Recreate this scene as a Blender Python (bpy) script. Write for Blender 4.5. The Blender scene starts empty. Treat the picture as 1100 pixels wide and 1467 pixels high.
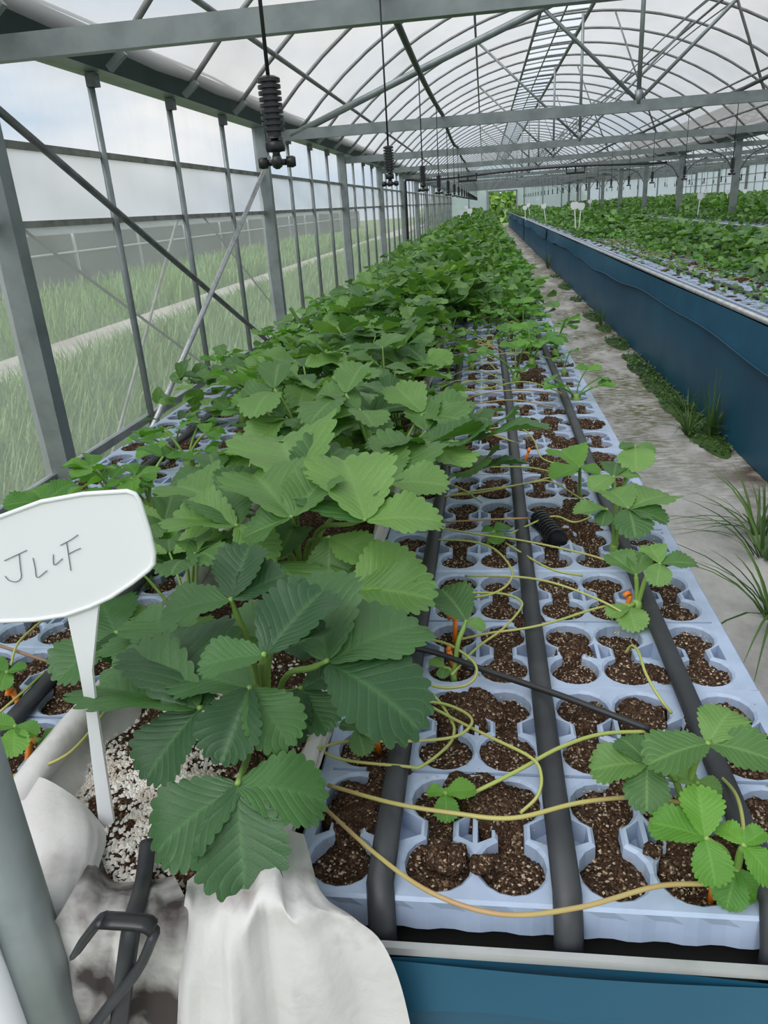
import bpy, math, random
import numpy as np
from mathutils import Vector, Matrix
from mathutils.geometry import delaunay_2d_cdt
random.seed(7)
rng = np.random.default_rng(11)
scene = bpy.context.scene
COL = scene.collection
PI = math.pi

# ------------------------------------------------------------------ camera
F_PX, YAW, PITCH, ROLL, CAM_H = 1078.8, 0.1480, 0.3825, -0.0690, 1.34
fwd = Vector((-math.sin(YAW)*math.cos(PITCH), math.cos(YAW)*math.cos(PITCH), -math.sin(PITCH)))
r0 = Vector((math.cos(YAW), math.sin(YAW), 0)); u0 = r0.cross(fwd)
RGT = r0*math.cos(ROLL)+u0*math.sin(ROLL); UPV = -r0*math.sin(ROLL)+u0*math.cos(ROLL)
CAM = Vector((0, 0, CAM_H))
cd = bpy.data.cameras.new('camera'); co = bpy.data.objects.new('camera', cd); COL.objects.link(co)
cd.sensor_fit = 'VERTICAL'; cd.sensor_height = 34.6; cd.lens = F_PX/1467*34.6
cd.clip_start = .02; cd.clip_end = 500
m = Matrix((RGT, UPV, -fwd)).transposed().to_4x4(); m.translation = CAM
co.matrix_world = m
scene.camera = co
# ------------------------------------------------------------------ world, sun, exposure
scene.view_settings.view_transform = 'Standard'
scene.view_settings.look = 'None'
scene.view_settings.gamma = 1.0
scene.view_settings.use_curve_mapping = False
scene.view_settings.exposure = 0.36
w = bpy.data.worlds.new('sky'); scene.world = w; w.use_nodes = True
nt = w.node_tree; N = nt.nodes; Lk = nt.links; N.clear()
tc = N.new('ShaderNodeTexCoord'); mp = N.new('ShaderNodeMapping'); mp.inputs['Scale'].default_value = (1.0, 1.0, 3.2)
nz = N.new('ShaderNodeTexNoise'); nz.inputs['Scale'].default_value = 2.2; nz.inputs['Detail'].default_value = 7
rp = N.new('ShaderNodeValToRGB'); rp.color_ramp.elements[0].position = .36; rp.color_ramp.elements[1].position = .60
rp.color_ramp.elements[0].color = (.56, .70, .86, 1); rp.color_ramp.elements[1].color = (1, 1, 1, 1)
bgn = N.new('ShaderNodeBackground'); bgn.inputs['Strength'].default_value = 0.80; wo = N.new('ShaderNodeOutputWorld')
Lk.new(tc.outputs['Generated'], mp.inputs[0]); Lk.new(mp.outputs[0], nz.inputs['Vector']); Lk.new(nz.outputs['Fac'], rp.inputs[0])
Lk.new(rp.outputs[0], bgn.inputs[0]); Lk.new(bgn.outputs[0], wo.inputs[0])
sd = bpy.data.lights.new('sun', 'SUN'); sd.energy = 3.2; sd.angle = math.radians(60)
so = bpy.data.objects.new('sun', sd); COL.objects.link(so); so.rotation_euler = (math.radians(28), math.radians(-24), 0)

# ------------------------------------------------------------------ layout constants (metres)
BT = .735                       # top of the trays
XW, XR, XG = -1.89, 10.6, 4.35  # left wall, right wall, middle gutter line
Y0, S, NB = 3.0, 4.0, 11        # first portal, portal spacing, number of bays
YE = Y0+S*NB                    # far end wall
def ray(px, py): return fwd+RGT*((px-550)/F_PX)-UPV*((py-733.5)/F_PX)
def at(px, py, z): d = ray(px, py); return CAM+d*((z-CAM_H)/d.z)       # photo point on a level plane -> world
def atY(px, py, y): d = ray(px, py); return CAM+d*(y/d.y)

# ------------------------------------------------------------------ materials
MATS = {}
def mat(name, color=(.5, .5, .5), rough=.6, metal=0, noise=None, bump=None, spec=.5):
    """noise=(scale, second colour, low, high), bump=(scale, strength)"""
    m = bpy.data.materials.new(name); m.use_nodes = True; nt = m.node_tree; b = nt.nodes['Principled BSDF']
    b.inputs['Base Color'].default_value = (*color, 1); b.inputs['Roughness'].default_value = rough
    b.inputs['Metallic'].default_value = metal; b.inputs['Specular IOR Level'].default_value = spec
    tc = nt.nodes.new('ShaderNodeTexCoord')
    if noise:
        n = nt.nodes.new('ShaderNodeTexNoise'); n.inputs['Scale'].default_value = noise[0]; n.inputs['Detail'].default_value = 6
        r = nt.nodes.new('ShaderNodeValToRGB'); r.color_ramp.elements[0].position = noise[2]; r.color_ramp.elements[1].position = noise[3]
        r.color_ramp.elements[0].color = (*color, 1); r.color_ramp.elements[1].color = (*noise[1], 1)
        nt.links.new(tc.outputs['Object'], n.inputs['Vector']); nt.links.new(n.outputs['Fac'], r.inputs[0]); nt.links.new(r.outputs[0], b.inputs['Base Color'])
    if bump:
        n = nt.nodes.new('ShaderNodeTexNoise'); n.inputs['Scale'].default_value = bump[0]; n.inputs['Detail'].default_value = 5
        bp = nt.nodes.new('ShaderNodeBump'); bp.inputs['Strength'].default_value = bump[1]; bp.inputs['Distance'].default_value = .01
        nt.links.new(tc.outputs['Object'], n.inputs['Vector']); nt.links.new(n.outputs['Fac'], bp.inputs['Height']); nt.links.new(bp.outputs[0], b.inputs['Normal'])
    MATS[name] = m; return m
def film(name, transp, col=(.86, .87, .87), transl=.7, dirt=.12, stretch=(1, 1, 1), dscale=1.2):
    """plastic film: clear part + milky part (translucent and diffuse), with blotchy dirt"""
    m = bpy.data.materials.new(name); m.use_nodes = True; nt = m.node_tree; n = nt.nodes; L = nt.links; n.clear()
    out = n.new('ShaderNodeOutputMaterial'); tr = n.new('ShaderNodeBsdfTransparent'); tl = n.new('ShaderNodeBsdfTranslucent'); df = n.new('ShaderNodeBsdfDiffuse')
    gl = n.new('ShaderNodeBsdfGlossy'); gl.inputs['Roughness'].default_value = .22
    tc = n.new('ShaderNodeTexCoord'); mp = n.new('ShaderNodeMapping'); mp.inputs['Scale'].default_value = stretch
    nz = n.new('ShaderNodeTexNoise'); nz.inputs['Scale'].default_value = dscale; nz.inputs['Detail'].default_value = 8; nz.inputs['Roughness'].default_value = .65
    L.new(tc.outputs['Object'], mp.inputs[0]); L.new(mp.outputs[0], nz.inputs['Vector'])
    rp = n.new('ShaderNodeValToRGB'); rp.color_ramp.elements[0].position = .42; rp.color_ramp.elements[1].position = .78
    rp.color_ramp.elements[0].color = (*col, 1); rp.color_ramp.elements[1].color = (col[0]*(1-dirt*2.2), col[1]*(1-dirt*2.5), col[2]*(1-dirt*3), 1)
    L.new(nz.outputs['Fac'], rp.inputs[0]); L.new(rp.outputs[0], tl.inputs[0]); L.new(rp.outputs[0], df.inputs[0])
    m1 = n.new('ShaderNodeMixShader'); m1.inputs[0].default_value = transl; L.new(df.outputs[0], m1.inputs[1]); L.new(tl.outputs[0], m1.inputs[2])
    m2 = n.new('ShaderNodeMixShader'); L.new(m1.outputs[0], m2.inputs[1]); L.new(tr.outputs[0], m2.inputs[2])
    mr = n.new('ShaderNodeMapRange'); mr.inputs[1].default_value = .3; mr.inputs[2].default_value = .7
    mr.inputs[3].default_value = min(1, transp+.06); mr.inputs[4].default_value = max(0, transp-.06)
    L.new(nz.outputs['Fac'], mr.inputs[0]); L.new(mr.outputs[0], m2.inputs[0])
    m3 = n.new('ShaderNodeMixShader'); m3.inputs[0].default_value = .04; L.new(m2.outputs[0], m3.inputs[1]); L.new(gl.outputs[0], m3.inputs[2])
    L.new(m3.outputs[0], out.inputs[0]); MATS[name] = m; return m
def leaf_mat(name, dark, light, transl=.28):
    m = bpy.data.materials.new(name); m.use_nodes = True; nt = m.node_tree; n = nt.nodes; L = nt.links
    b = n['Principled BSDF']; out = n['Material Output']
    b.inputs['Roughness'].default_value = .42; b.inputs['Specular IOR Level'].default_value = .5
    uv = n.new('ShaderNodeUVMap'); uv.uv_map = 'UVMap'; sp = n.new('ShaderNodeSeparateXYZ'); L.new(uv.outputs[0], sp.inputs[0])
    def math_(op, a, b_=None):
        k = n.new('ShaderNodeMath'); k.operation = op
        for i, v in enumerate((a, b_)):
            if v is None: continue
            if isinstance(v, (int, float)): k.inputs[i].default_value = v
            else: L.new(v, k.inputs[i])
        return k.outputs[0]
    av = math_('ABSOLUTE', math_('SUBTRACT', sp.outputs['X'], .5))          # 0 midrib .. .5 edge
    t = math_('FRACT', math_('MULTIPLY', math_('SUBTRACT', sp.outputs['Y'], math_('MULTIPLY', av, .62)), 9.0))
    tri = math_('ABSOLUTE', math_('SUBTRACT', math_('MULTIPLY', t, 2), 1))   # 1 at vein
    vein = math_('POWER', tri, 16)
    mid = math_('POWER', math_('SUBTRACT', 1, math_('MINIMUM', math_('MULTIPLY', av, 14), 1)), 1.5)
    vv = math_('MAXIMUM', vein, mid)
    gi = n.new('ShaderNodeNewGeometry'); oi = n.new('ShaderNodeObjectInfo')
    rnd = math_('FRACT', math_('ADD', gi.outputs['Random Per Island'], oi.outputs['Random']))
    rp = n.new('ShaderNodeValToRGB'); rp.color_ramp.elements[0].color = (*dark, 1); rp.color_ramp.elements[1].color = (*light, 1)
    rp.color_ramp.elements[0].position = .15; rp.color_ramp.elements[1].position = 1
    L.new(rnd, rp.inputs[0])
    nz = n.new('ShaderNodeTexNoise'); nz.inputs['Scale'].default_value = 90; tc = n.new('ShaderNodeTexCoord'); L.new(tc.outputs['Object'], nz.inputs['Vector'])
    hs = n.new('ShaderNodeHueSaturation'); L.new(rp.outputs[0], hs.inputs['Color'])
    L.new(math_('ADD', math_('MULTIPLY', nz.outputs['Fac'], .5), .75), hs.inputs['Value'])
    mx = n.new('ShaderNodeMix'); mx.data_type = 'RGBA'; L.new(math_('MULTIPLY', vv, .42), mx.inputs['Factor'])
    L.new(hs.outputs[0], mx.inputs['A']); mx.inputs['B'].default_value = (light[0]*1.5, light[1]*1.35, light[2]*1.8, 1)
    col = mx.outputs['Result']; L.new(col, b.inputs['Base Color'])
    bp = n.new('ShaderNodeBump'); bp.inputs['Strength'].default_value = .28; bp.inputs['Distance'].default_value = .003
    L.new(math_('ADD', math_('SUBTRACT', 1, math_('POWER', tri, 3)), math_('MULTIPLY', nz.outputs['Fac'], .8)), bp.inputs['Height']); L.new(bp.outputs[0], b.inputs['Normal'])
    tl = n.new('ShaderNodeBsdfTranslucent'); g = n.new('ShaderNodeMix'); g.data_type = 'RGBA'; g.blend_type = 'MULTIPLY'; g.inputs['Factor'].default_value = 1
    L.new(col, g.inputs['A']); g.inputs['B'].default_value = (1.5, 1.7, .6, 1); L.new(g.outputs['Result'], tl.inputs[0])
    ms = n.new('ShaderNodeMixShader'); ms.inputs[0].default_value = transl
    L.new(b.outputs[0], ms.inputs[1]); L.new(tl.outputs[0], ms.inputs[2]); L.new(ms.outputs[0], out.inputs[0])
    MATS[name] = m; return m
mat('steel', (.26, .29, .29), .45, .5, (9, (.19, .215, .215), .4, .7), (40, .08))
mat('steel_dark', (.10, .11, .11), .5, .4, (12, (.17, .18, .18), .4, .7))
mat('rafter', (.27, .28, .28), .5, .4, (10, (.19, .19, .18), .4, .7))
mat('gutter', (.040, .058, .058), .5, .2, (3, (.065, .085, .085), .4, .75))
mat('gutter_under_lit', (.30, .34, .35), .45, .5, (5, (.22, .25, .26), .4, .7))  # underside paler than the plate: the light on it is in the colour
mat('rail_dirty', (.30, .30, .27), .7, .2, (7, (.15, .15, .125), .42, .65))
mat('rail_white', (.47, .48, .48), .35, .35, (14, (.33, .34, .34), .45, .7))
mat('concrete', (.42, .40, .37), .9, 0, (2.5, (.32, .30, .27), .4, .65))
mat('black_plastic', (.012, .013, .015), .35)
mat('hose_black', (.022, .024, .028), .5, 0, (14, (.040, .043, .048), .4, .65))
mat('tube_black', (.018, .018, .020), .5)
mat('pipe_dark', (.060, .066, .066), .5, .1)
mat('tray', (.365, .445, .585), .42, 0, (22, (.30, .375, .50), .42, .70))
mat('tarp', (.007, .070, .128), .48, 0, (2.2, (.012, .098, .165), .38, .68), (7, .22))
mat('tarp_hem', (.006, .060, .105), .6)
mat('white_plastic', (.80, .81, .83), .38)
mat('ink', (.16, .16, .19), .8)
mat('cloth', (.58, .565, .55), .9, 0, (13, (.24, .205, .195), .54, .76), (45, .22))
mat('cloth_dirty', (.62, .59, .57), .9, 0, (13, (.045, .035, .032), .34, .58), (38, .3))
mat('perlite', (.80, .77, .72), .9, 0, (30, (.64, .57, .50), .45, .65))
mat('crumb', (.52, .42, .31), .9, 0, (20, (.30, .21, .14), .4, .6))
mat('clip', (.85, .22, .02), .4)
mat('shade_inside', (.012, .012, .012), .9)  # near-black deck: the shade under the trays is put into its colour
mat('stem', (.34, .42, .10), .5, 0, (9, (.42, .40, .13), .4, .65))
mat('stem_red', (.40, .24, .12), .5, 0, (7, (.42, .38, .12), .42, .62))
mat('petiole', (.20, .33, .07), .5)
mat('dead', (.27, .18, .11), .8)
mat('road', (.40, .37, .32), .9, 0, (.9, (.30, .28, .24), .4, .65))
mat('far_grey', (.17, .19, .18), .9, 0, (.5, (.11, .13, .12), .4, .65))
mat('far_white', (.62, .64, .64), .7)
mat('hedge', (.07, .16, .04), .8, 0, (2.5, (.16, .27, .07), .38, .62), (5, 1))
mat('earth', (.10, .17, .05), .95, 0, (1.3, (.19, .24, .09), .38, .66), (16, .7))
mat('brown', (.10, .075, .05), .9)
film('roof_film', .44, (.46, .46, .455), .78, .10, (1, .5, 1), 1.3)
film('roof_film_dirty', .38, (.45, .44, .42), .78, .15, (1, .6, 1), 1.6)
film('vent_net', .72, (.55, .60, .64), .8, .05)
film('film_clear', .80, (.62, .66, .70), .65, .04, (1, 1, .35), 1.6)
film('film_milky', .28, (.60, .62, .64), .74, .06, (1, 1, .7), 1.1)
film('film_lower', .55, (.60, .62, .61), .55, .10, (1, 1, .25), 1.0)
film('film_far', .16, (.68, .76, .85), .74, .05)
leaf_mat('leaf', (.060, .152, .042), (.180, .340, .082))
leaf_mat('leaf_hero', (.030, .088, .032), (.074, .182, .050), .22)
leaf_mat('leaf_young', (.075, .225, .030), (.15, .35, .045), .32)
leaf_mat('weed', (.035, .085, .02), (.11, .20, .045), .25)
leaf_mat('grass', (.08, .18, .04), (.26, .40, .11), .3)
# soil: dark peat with pale vermiculite and perlite specks
def soil_mat():
    m = bpy.data.materials.new('soil'); m.use_nodes = True; nt = m.node_tree; n = nt.nodes; L = nt.links; b = n['Principled BSDF']
    b.inputs['Roughness'].default_value = .95; b.inputs['Specular IOR Level'].default_value = .15
    tc = n.new('ShaderNodeTexCoord'); v = n.new('ShaderNodeTexVoronoi'); v.inputs['Scale'].default_value = 400; v.inputs['Randomness'].default_value = 1
    L.new(tc.outputs['Object'], v.inputs['Vector'])
    sp = n.new('ShaderNodeSeparateColor'); L.new(v.outputs['Color'], sp.inputs[0])
    rp = n.new('ShaderNodeValToRGB'); rp.color_ramp.interpolation = 'CONSTANT'; e = rp.color_ramp.elements
    e[0].color = (.050, .027, .016, 1); e[0].position = 0; e[1].position = .45; e[1].color = (.080, .046, .028, 1)
    for p, c in ((.74, (.13, .078, .046)), (.88, (.25, .17, .105)), (.955, (.44, .36, .27))):
        x = e.new(p); x.color = (*c, 1)
    L.new(sp.outputs[0], rp.inputs[0]); L.new(rp.outputs[0], b.inputs['Base Color'])
    bp = n.new('ShaderNodeBump'); bp.inputs['Strength'].default_value = 1; bp.inputs['Distance'].default_value = .004; bp.invert = True
    L.new(v.outputs['Distance'], bp.inputs['Height']); L.new(bp.outputs[0], b.inputs['Normal']); MATS['soil'] = m
soil_mat()
def floor_mat():
    m = bpy.data.materials.new('ground_cloth'); m.use_nodes = True; nt = m.node_tree; n = nt.nodes; L = nt.links; b = n['Principled BSDF']
    b.inputs['Roughness'].default_value = .85
    tc = n.new('ShaderNodeTexCoord')
    def noise(sc, det, stretch=(1, 1, 1), ro=.6):
        mp = n.new('ShaderNodeMapping'); mp.inputs['Scale'].default_value = stretch; z = n.new('ShaderNodeTexNoise')
        z.inputs['Scale'].default_value = sc; z.inputs['Detail'].default_value = det; z.inputs['Roughness'].default_value = ro
        L.new(tc.outputs['Object'], mp.inputs[0]); L.new(mp.outputs[0], z.inputs['Vector']); return z.outputs['Fac']
    def ramp(f, a, b_, c0, c1):
        r = n.new('ShaderNodeValToRGB'); r.color_ramp.elements[0].position = a; r.color_ramp.elements[1].position = b_
        r.color_ramp.elements[0].color = (*c0, 1); r.color_ramp.elements[1].color = (*c1, 1); L.new(f, r.inputs[0]); return r.outputs[0]
    base = ramp(noise(3.0, 8, (1, .6, 1), .7), .34, .66, (.33, .315, .295), (.60, .585, .56))
    moss = ramp(noise(2.1, 5, (1.2, .6, 1)), .42, .54, (0, 0, 0), (1, 1, 1))
    fine = ramp(noise(14, 5, (1, 2.2, 1)), .40, .56, (0, 0, 0), (1, 1, 1))
    k = n.new('ShaderNodeMath'); k.operation = 'MULTIPLY'; L.new(moss, k.inputs[0]); L.new(fine, k.inputs[1])
    sep = n.new('ShaderNodeSeparateXYZ'); L.new(tc.outputs['Object'], sep.inputs[0])
    mr = n.new('ShaderNodeMapRange'); mr.inputs[1].default_value = 2.6; mr.inputs[2].default_value = 5; L.new(sep.outputs['Y'], mr.inputs[0])
    k2 = n.new('ShaderNodeMath'); k2.operation = 'MULTIPLY'; L.new(k.outputs[0], k2.inputs[0]); L.new(mr.outputs[0], k2.inputs[1])
    mx = n.new('ShaderNodeMix'); mx.data_type = 'RGBA'; L.new(k2.outputs[0], mx.inputs['Factor']); L.new(base, mx.inputs['A']); mx.inputs['B'].default_value = (.13, .13, .055, 1)
    # brown soil washed along the foot of the bench
    mr2 = n.new('ShaderNodeMapRange'); mr2.inputs[1].default_value = 1.06; mr2.inputs[2].default_value = 1.30; L.new(sep.outputs['X'], mr2.inputs[0])
    dn = ramp(noise(5, 6), .40, .58, (0, 0, 0), (1, 1, 1)); k3 = n.new('ShaderNodeMath'); k3.operation = 'MULTIPLY'; L.new(mr2.outputs[0], k3.inputs[0]); L.new(dn, k3.inputs[1])
    mx2 = n.new('ShaderNodeMix'); mx2.data_type = 'RGBA'; L.new(k3.outputs[0], mx2.inputs['Factor']); L.new(mx.outputs['Result'], mx2.inputs['A']); mx2.inputs['B'].default_value = (.085, .055, .035, 1)
    L.new(mx2.outputs['Result'], b.inputs['Base Color'])
    bp = n.new('ShaderNodeBump'); bp.inputs['Strength'].default_value = .5; bp.inputs['Distance'].default_value = .02; L.new(noise(6, 6, (1, .5, 1)), bp.inputs['Height']); L.new(bp.outputs[0], b.inputs['Normal'])
    MATS['ground_cloth'] = m
floor_mat()

# ------------------------------------------------------------------ mesh helpers
class MB:
    def __init__(s): s.v = []; s.f = []; s.uv = None
    def add(s, vs, fs):
        o = len(s.v); s.v += [tuple(p) for p in vs]; s.f += [tuple(i+o for i in f) for f in fs]; return s
    def box(s, a, b):
        x0, y0, z0 = a; x1, y1, z1 = b
        return s.add([(x0,y0,z0),(x1,y0,z0),(x1,y1,z0),(x0,y1,z0),(x0,y0,z1),(x1,y0,z1),(x1,y1,z1),(x0,y1,z1)],
                     [(0,3,2,1),(4,5,6,7),(0,1,5,4),(1,2,6,5),(2,3,7,6),(3,0,4,7)])
    def bar(s, p, q, w, h, up=(0,0,1)):
        p = Vector(p); q = Vector(q); d = (q-p).normalized(); a = d.cross(Vector(up))
        if a.length < 1e-4: a = d.cross(Vector((1,0,0)))
        a.normalize(); b = a.cross(d)
        vs = [e+a*(w/2*i)+b*(h/2*j) for e in (p, q) for i, j in ((-1,-1),(1,-1),(1,1),(-1,1))]
        return s.add(vs, [(0,1,2,3),(7,6,5,4),(0,4,5,1),(1,5,6,2),(2,6,7,3),(3,7,4,0)])
    def tube(s, pts, r, n=8, caps=True, flat=1.0):
        pts = [Vector(p) for p in pts]; rs = r if isinstance(r, (list, tuple)) else [r]*len(pts)
        base = len(s.v); prev = None
        for i, p in enumerate(pts):
            d = (pts[min(i+1, len(pts)-1)]-pts[max(i-1, 0)]).normalized()
            a = (prev-d*prev.dot(d)) if prev is not None else d.cross(Vector((0,0,1)))
            if a.length < 1e-3: a = d.cross(Vector((0,1,0)))
            a.normalize(); prev = a; b = a.cross(d)
            for k in range(n):
                t = 2*PI*k/n; s.v.append(tuple(p+a*(math.cos(t)*rs[i])+b*(math.sin(t)*rs[i]*flat)))
        for i in range(len(pts)-1):
            for k in range(n):
                k2 = (k+1) % n; s.f.append((base+i*n+k, base+i*n+k2, base+(i+1)*n+k2, base+(i+1)*n+k))
        if caps:
            s.f.append(tuple(base+k for k in range(n))[::-1]); s.f.append(tuple(base+(len(pts)-1)*n+k for k in range(n)))
        return s
    def lathe(s, prof, n=16, c=(0,0,0)):
        base = len(s.v)
        for r, z in prof:
            for k in range(n): t = 2*PI*k/n; s.v.append((c[0]+r*math.cos(t), c[1]+r*math.sin(t), c[2]+z))
        for i in range(len(prof)-1):
            for k in range(n): k2 = (k+1) % n; s.f.append((base+i*n+k, base+i*n+k2, base+(i+1)*n+k2, base+(i+1)*n+k))
        return s
    def grid(s, fn, nu, nv):
        base = len(s.v)
        for i in range(nu+1):
            for j in range(nv+1): s.v.append(tuple(fn(i/nu, j/nv)))
        for i in range(nu):
            for j in range(nv):
                a = base+i*(nv+1)+j; s.f.append((a, a+1, a+nv+2, a+nv+1))
        return s
    def mesh(s, name, material, smooth=False):
        me = bpy.data.meshes.new(name); me.from_pydata(s.v, [], s.f); me.materials.append(MATS[material])
        if smooth: me.polygons.foreach_set('use_smooth', [True]*len(me.polygons))
        me.update(); return me
    def build(s, name, material, parent=None, smooth=False): return link(name, s.mesh(name, material, smooth), parent)
def link(name, data, parent=None, loc=None, rz=None):
    o = bpy.data.objects.new(name, data); COL.objects.link(o); o.parent = parent
    if loc is not None: o.location = loc
    if rz is not None: o.rotation_euler = (0, 0, rz)
    return o
def tag(o, label=None, cat=None, group=None, kind=None):
    if label: o['label'] = label
    if cat: o['category'] = cat
    if group: o['group'] = group
    if kind: o['kind'] = kind
    return o
def spline(pts, n=8):
    P = [Vector(p) for p in pts]; P = [P[0]*2-P[1]]+P+[P[-1]*2-P[-2]]; out = []
    for i in range(1, len(P)-2):
        for k in range(n):
            t = k/n; a, b, c, d = P[i-1:i+3]
            out.append(.5*((2*b)+(c-a)*t+(2*a-5*b+4*c-d)*t*t+(3*b-a-3*c+d)*t**3))
    return out+[P[-2]]
def structure(name): o = link(name, None); o['kind'] = 'structure'; return o

# ================================================================== THE SETTING
fl = MB().grid(lambda u, v: (XW+u*(XR-XW), -.6+v*(YE+1.0), 0), 24, 60).build('floor', 'ground_cloth'); fl['kind'] = 'structure'
# outside ground, road and grass
g = MB().grid(lambda u, v: (-60+u*140, -10+v*120, -.03-.05*abs(u-.5)), 2, 2).build('ground_outside', 'earth'); g['kind'] = 'structure'
MB().box((-5.3, -8, -.05), (-4.15, 90, .05)).build('road_outside', 'road')['kind'] = 'structure'

# ---- side wall left: posts, mullions, rails, film panels, braces
wl = structure('wall_left')
ZA, ZB, ZG = 1.68, 1.372, 2.04
post_me = MB().box((-.055, -.04, 0), (.055, .04, 2.06)).mesh('post', 'steel')
mull_me = MB().tube([(0, 0, 0), (0, 0, 2.04)], .019, 8).mesh('mullion', 'steel', True)
for k in range(NB+1): link('post', post_me, wl, (XW, Y0+S*k, 0))
link('post', post_me, wl, (XW, Y0-S, 0))
for k in range(-1, NB):
    for j in (1, 2, 3): link('mullion', mull_me, wl, (XW-.01, Y0+S*k+j*S/4, 0))
rail_me = MB().box((-.02, -S/2+.03, -.014), (.008, S/2-.03, .014)).mesh('rail', 'rail_dirty')
lowr_me = MB().box((-.02, -S/2+.03, -.02), (.012, S/2-.03, .02)).mesh('rail', 'steel')
clip_me = MB().box((-.02, -.025, -.06), (.03, .025, 0)).mesh('bracket', 'steel_dark')
pan = {}
for nm, z0, z1, mt in (('u', ZA, ZG, 'film_clear'), ('m', ZB, ZA, 'film_milky'), ('l', .05, ZB, 'film_lower')):
    pan[nm] = MB().grid(lambda u, v, z0=z0, z1=z1: (-.03+.012*math.sin(u*21+v*3)*math.sin(v*PI), -S/2+u*S, z0+v*(z1-z0)), 32, 6).mesh('film_panel', mt, True)
for k in range(-1, NB):
    yc = Y0+S*k+S/2
    for z in (ZA, ZB): link('rail', rail_me, wl, (XW-.02, yc, z))
    link('rail', lowr_me, wl, (XW-.02, yc, .32))
    for nm in 'uml': link('film_panel', pan[nm], wl, (XW, yc, 0))
    for j in (1, 2, 3): link('bracket', clip_me, wl, (XW, Y0+S*k+j*S/4, ZG))
MB().tube([(XW+.05, 2.95, 1.83), (XW+.05, 6.95, .08)], .017, 8).build('brace', 'steel_dark', wl, True)
MB().tube([(XW+.09, 6.9, 1.80), (XW+.09, 3.2, .04)], .017, 8).build('brace', 'rail_white', wl, True)
MB().tube([(XW-.10, 3.0, 1.50), (XW-.10, 5.9, .02)], .008, 6).build('cable', 'steel_dark', wl, True)
MB().tube([(XW-.10, 5.1, 1.37), (XW-.10, 3.4, .02)], .010, 6).build('cable', 'rail_dirty', wl, True)
MB().tube([(XW-.10, 5.6, 1.36), (XW-.10, 8.2, .02)], .008, 6).build('cable', 'steel_dark', wl, True)
# ---- right wall and end wall
wr = structure('wall_right')
for k in range(NB+1): link('post', post_me, wr, (XR, Y0+S*k, 0))
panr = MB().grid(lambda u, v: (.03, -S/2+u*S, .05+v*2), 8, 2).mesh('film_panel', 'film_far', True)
for k in range(-1, NB):
    link('film_panel', panr, wr, (XR, Y0+S*k+S/2, 0))
    for j in (1, 2, 3): link('mullion', mull_me, wr, (XR, Y0+S*k+j*S/4, 0))
    for z in (ZA, ZB): link('rail', rail_me, wr, (XR+.02, Y0+S*k+S/2, z))
    link('skirt', MB().box((-.01, -S/2, 0), (.01, S/2, .42)).mesh('skirt', 'brown') if k == -1 else bpy.data.meshes['skirt'], wr, (XR, Y0+S*k+S/2, .3))
# roof profile (two arched bays)
A_HALF, RISE = 2.98, 1.30; RR = (A_HALF**2+RISE**2)/(2*RISE); ZR = 3.40
RIDGES = (1.23, 7.47)
def arc(dx): return ZR-RR+math.sqrt(RR*RR-dx*dx)
we = structure('wall_far')
def endpanel(x0, x1, z0, z1):
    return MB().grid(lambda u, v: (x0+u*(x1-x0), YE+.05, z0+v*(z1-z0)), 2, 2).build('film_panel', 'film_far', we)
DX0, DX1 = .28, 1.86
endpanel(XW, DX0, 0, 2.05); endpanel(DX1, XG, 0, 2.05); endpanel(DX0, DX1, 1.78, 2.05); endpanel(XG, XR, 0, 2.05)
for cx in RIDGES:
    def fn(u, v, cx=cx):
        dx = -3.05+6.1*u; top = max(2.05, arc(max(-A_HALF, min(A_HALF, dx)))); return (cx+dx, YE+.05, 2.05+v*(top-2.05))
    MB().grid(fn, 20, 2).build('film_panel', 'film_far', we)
for x in list(np.arange(XW, XR+.1, 1.04)):
    if DX0+.1 < x < DX1-.1: continue
    MB().box((x-.03, YE-.02, 0), (x+.03, YE+.03, 2.05)).build('post', 'steel', we)
MB().box((XW, YE-.02, 2.0), (XR, YE+.03, 2.08)).build('rail', 'steel', we)
d1 = structure('door_1')
MB().box((DX0-.03, YE-.03, 0), (DX0+.05, YE+.04, 1.85)).build('door_jamb', 'steel', d1)
MB().box((DX1-.05, YE-.03, 0), (DX1+.03, YE+.04, 1.85)).build('door_jamb', 'steel', d1)
MB().box((DX0, YE-.03, 1.78), (DX1, YE+.04, 1.85)).build('door_head', 'steel', d1)

# ---- roof: gutters, rafters, purlins, trusses, film
rf = structure('ceiling')
def xline(mb_fn, name, material, smooth=False): return mb_fn.build(name, material, rf, smooth)
YS = -1.0
for gx, kind in ((XW, 'edge'), (XG, 'mid'), (XR, 'edge')):
    g_ = MB()
    for sgn in ((1,) if gx == XW else (-1,) if gx == XR else (1, -1)):
        g_.grid(lambda u, v, sgn=sgn: (gx+sgn*(.06+.065*v), YS+u*(YE-YS), 2.05+.145*v), 2, 1)
    g_.build('gutter', 'gutter', rf)
    MB().grid(lambda u, v: (gx-.075+.15*v, YS+u*(YE-YS), 2.045), 2, 1).build('gutter_base', 'gutter_under_lit', rf)
    if kind == 'mid':
        for k in range(1, NB): tag(link('middle_post', post_me, None, (gx, Y0+S*k, 0)), 'grey steel post in the middle row carrying the roof gutter', 'post', 'posts of the middle row')
raf = MB()
N_ARC = 26
raf.tube([(dx, 0, arc(dx)) for dx in np.linspace(-A_HALF, A_HALF, N_ARC+1)], .016, 6)
raf_me = raf.mesh('rafter', 'rafter', True)
sock_me = MB().bar((.02, 0, .01), (.11, 0, .075), .034, .034).mesh('socket', 'steel')
sock2_me = MB().bar((-.02, 0, .01), (-.11, 0, .075), .034, .034).mesh('socket', 'steel')
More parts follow.
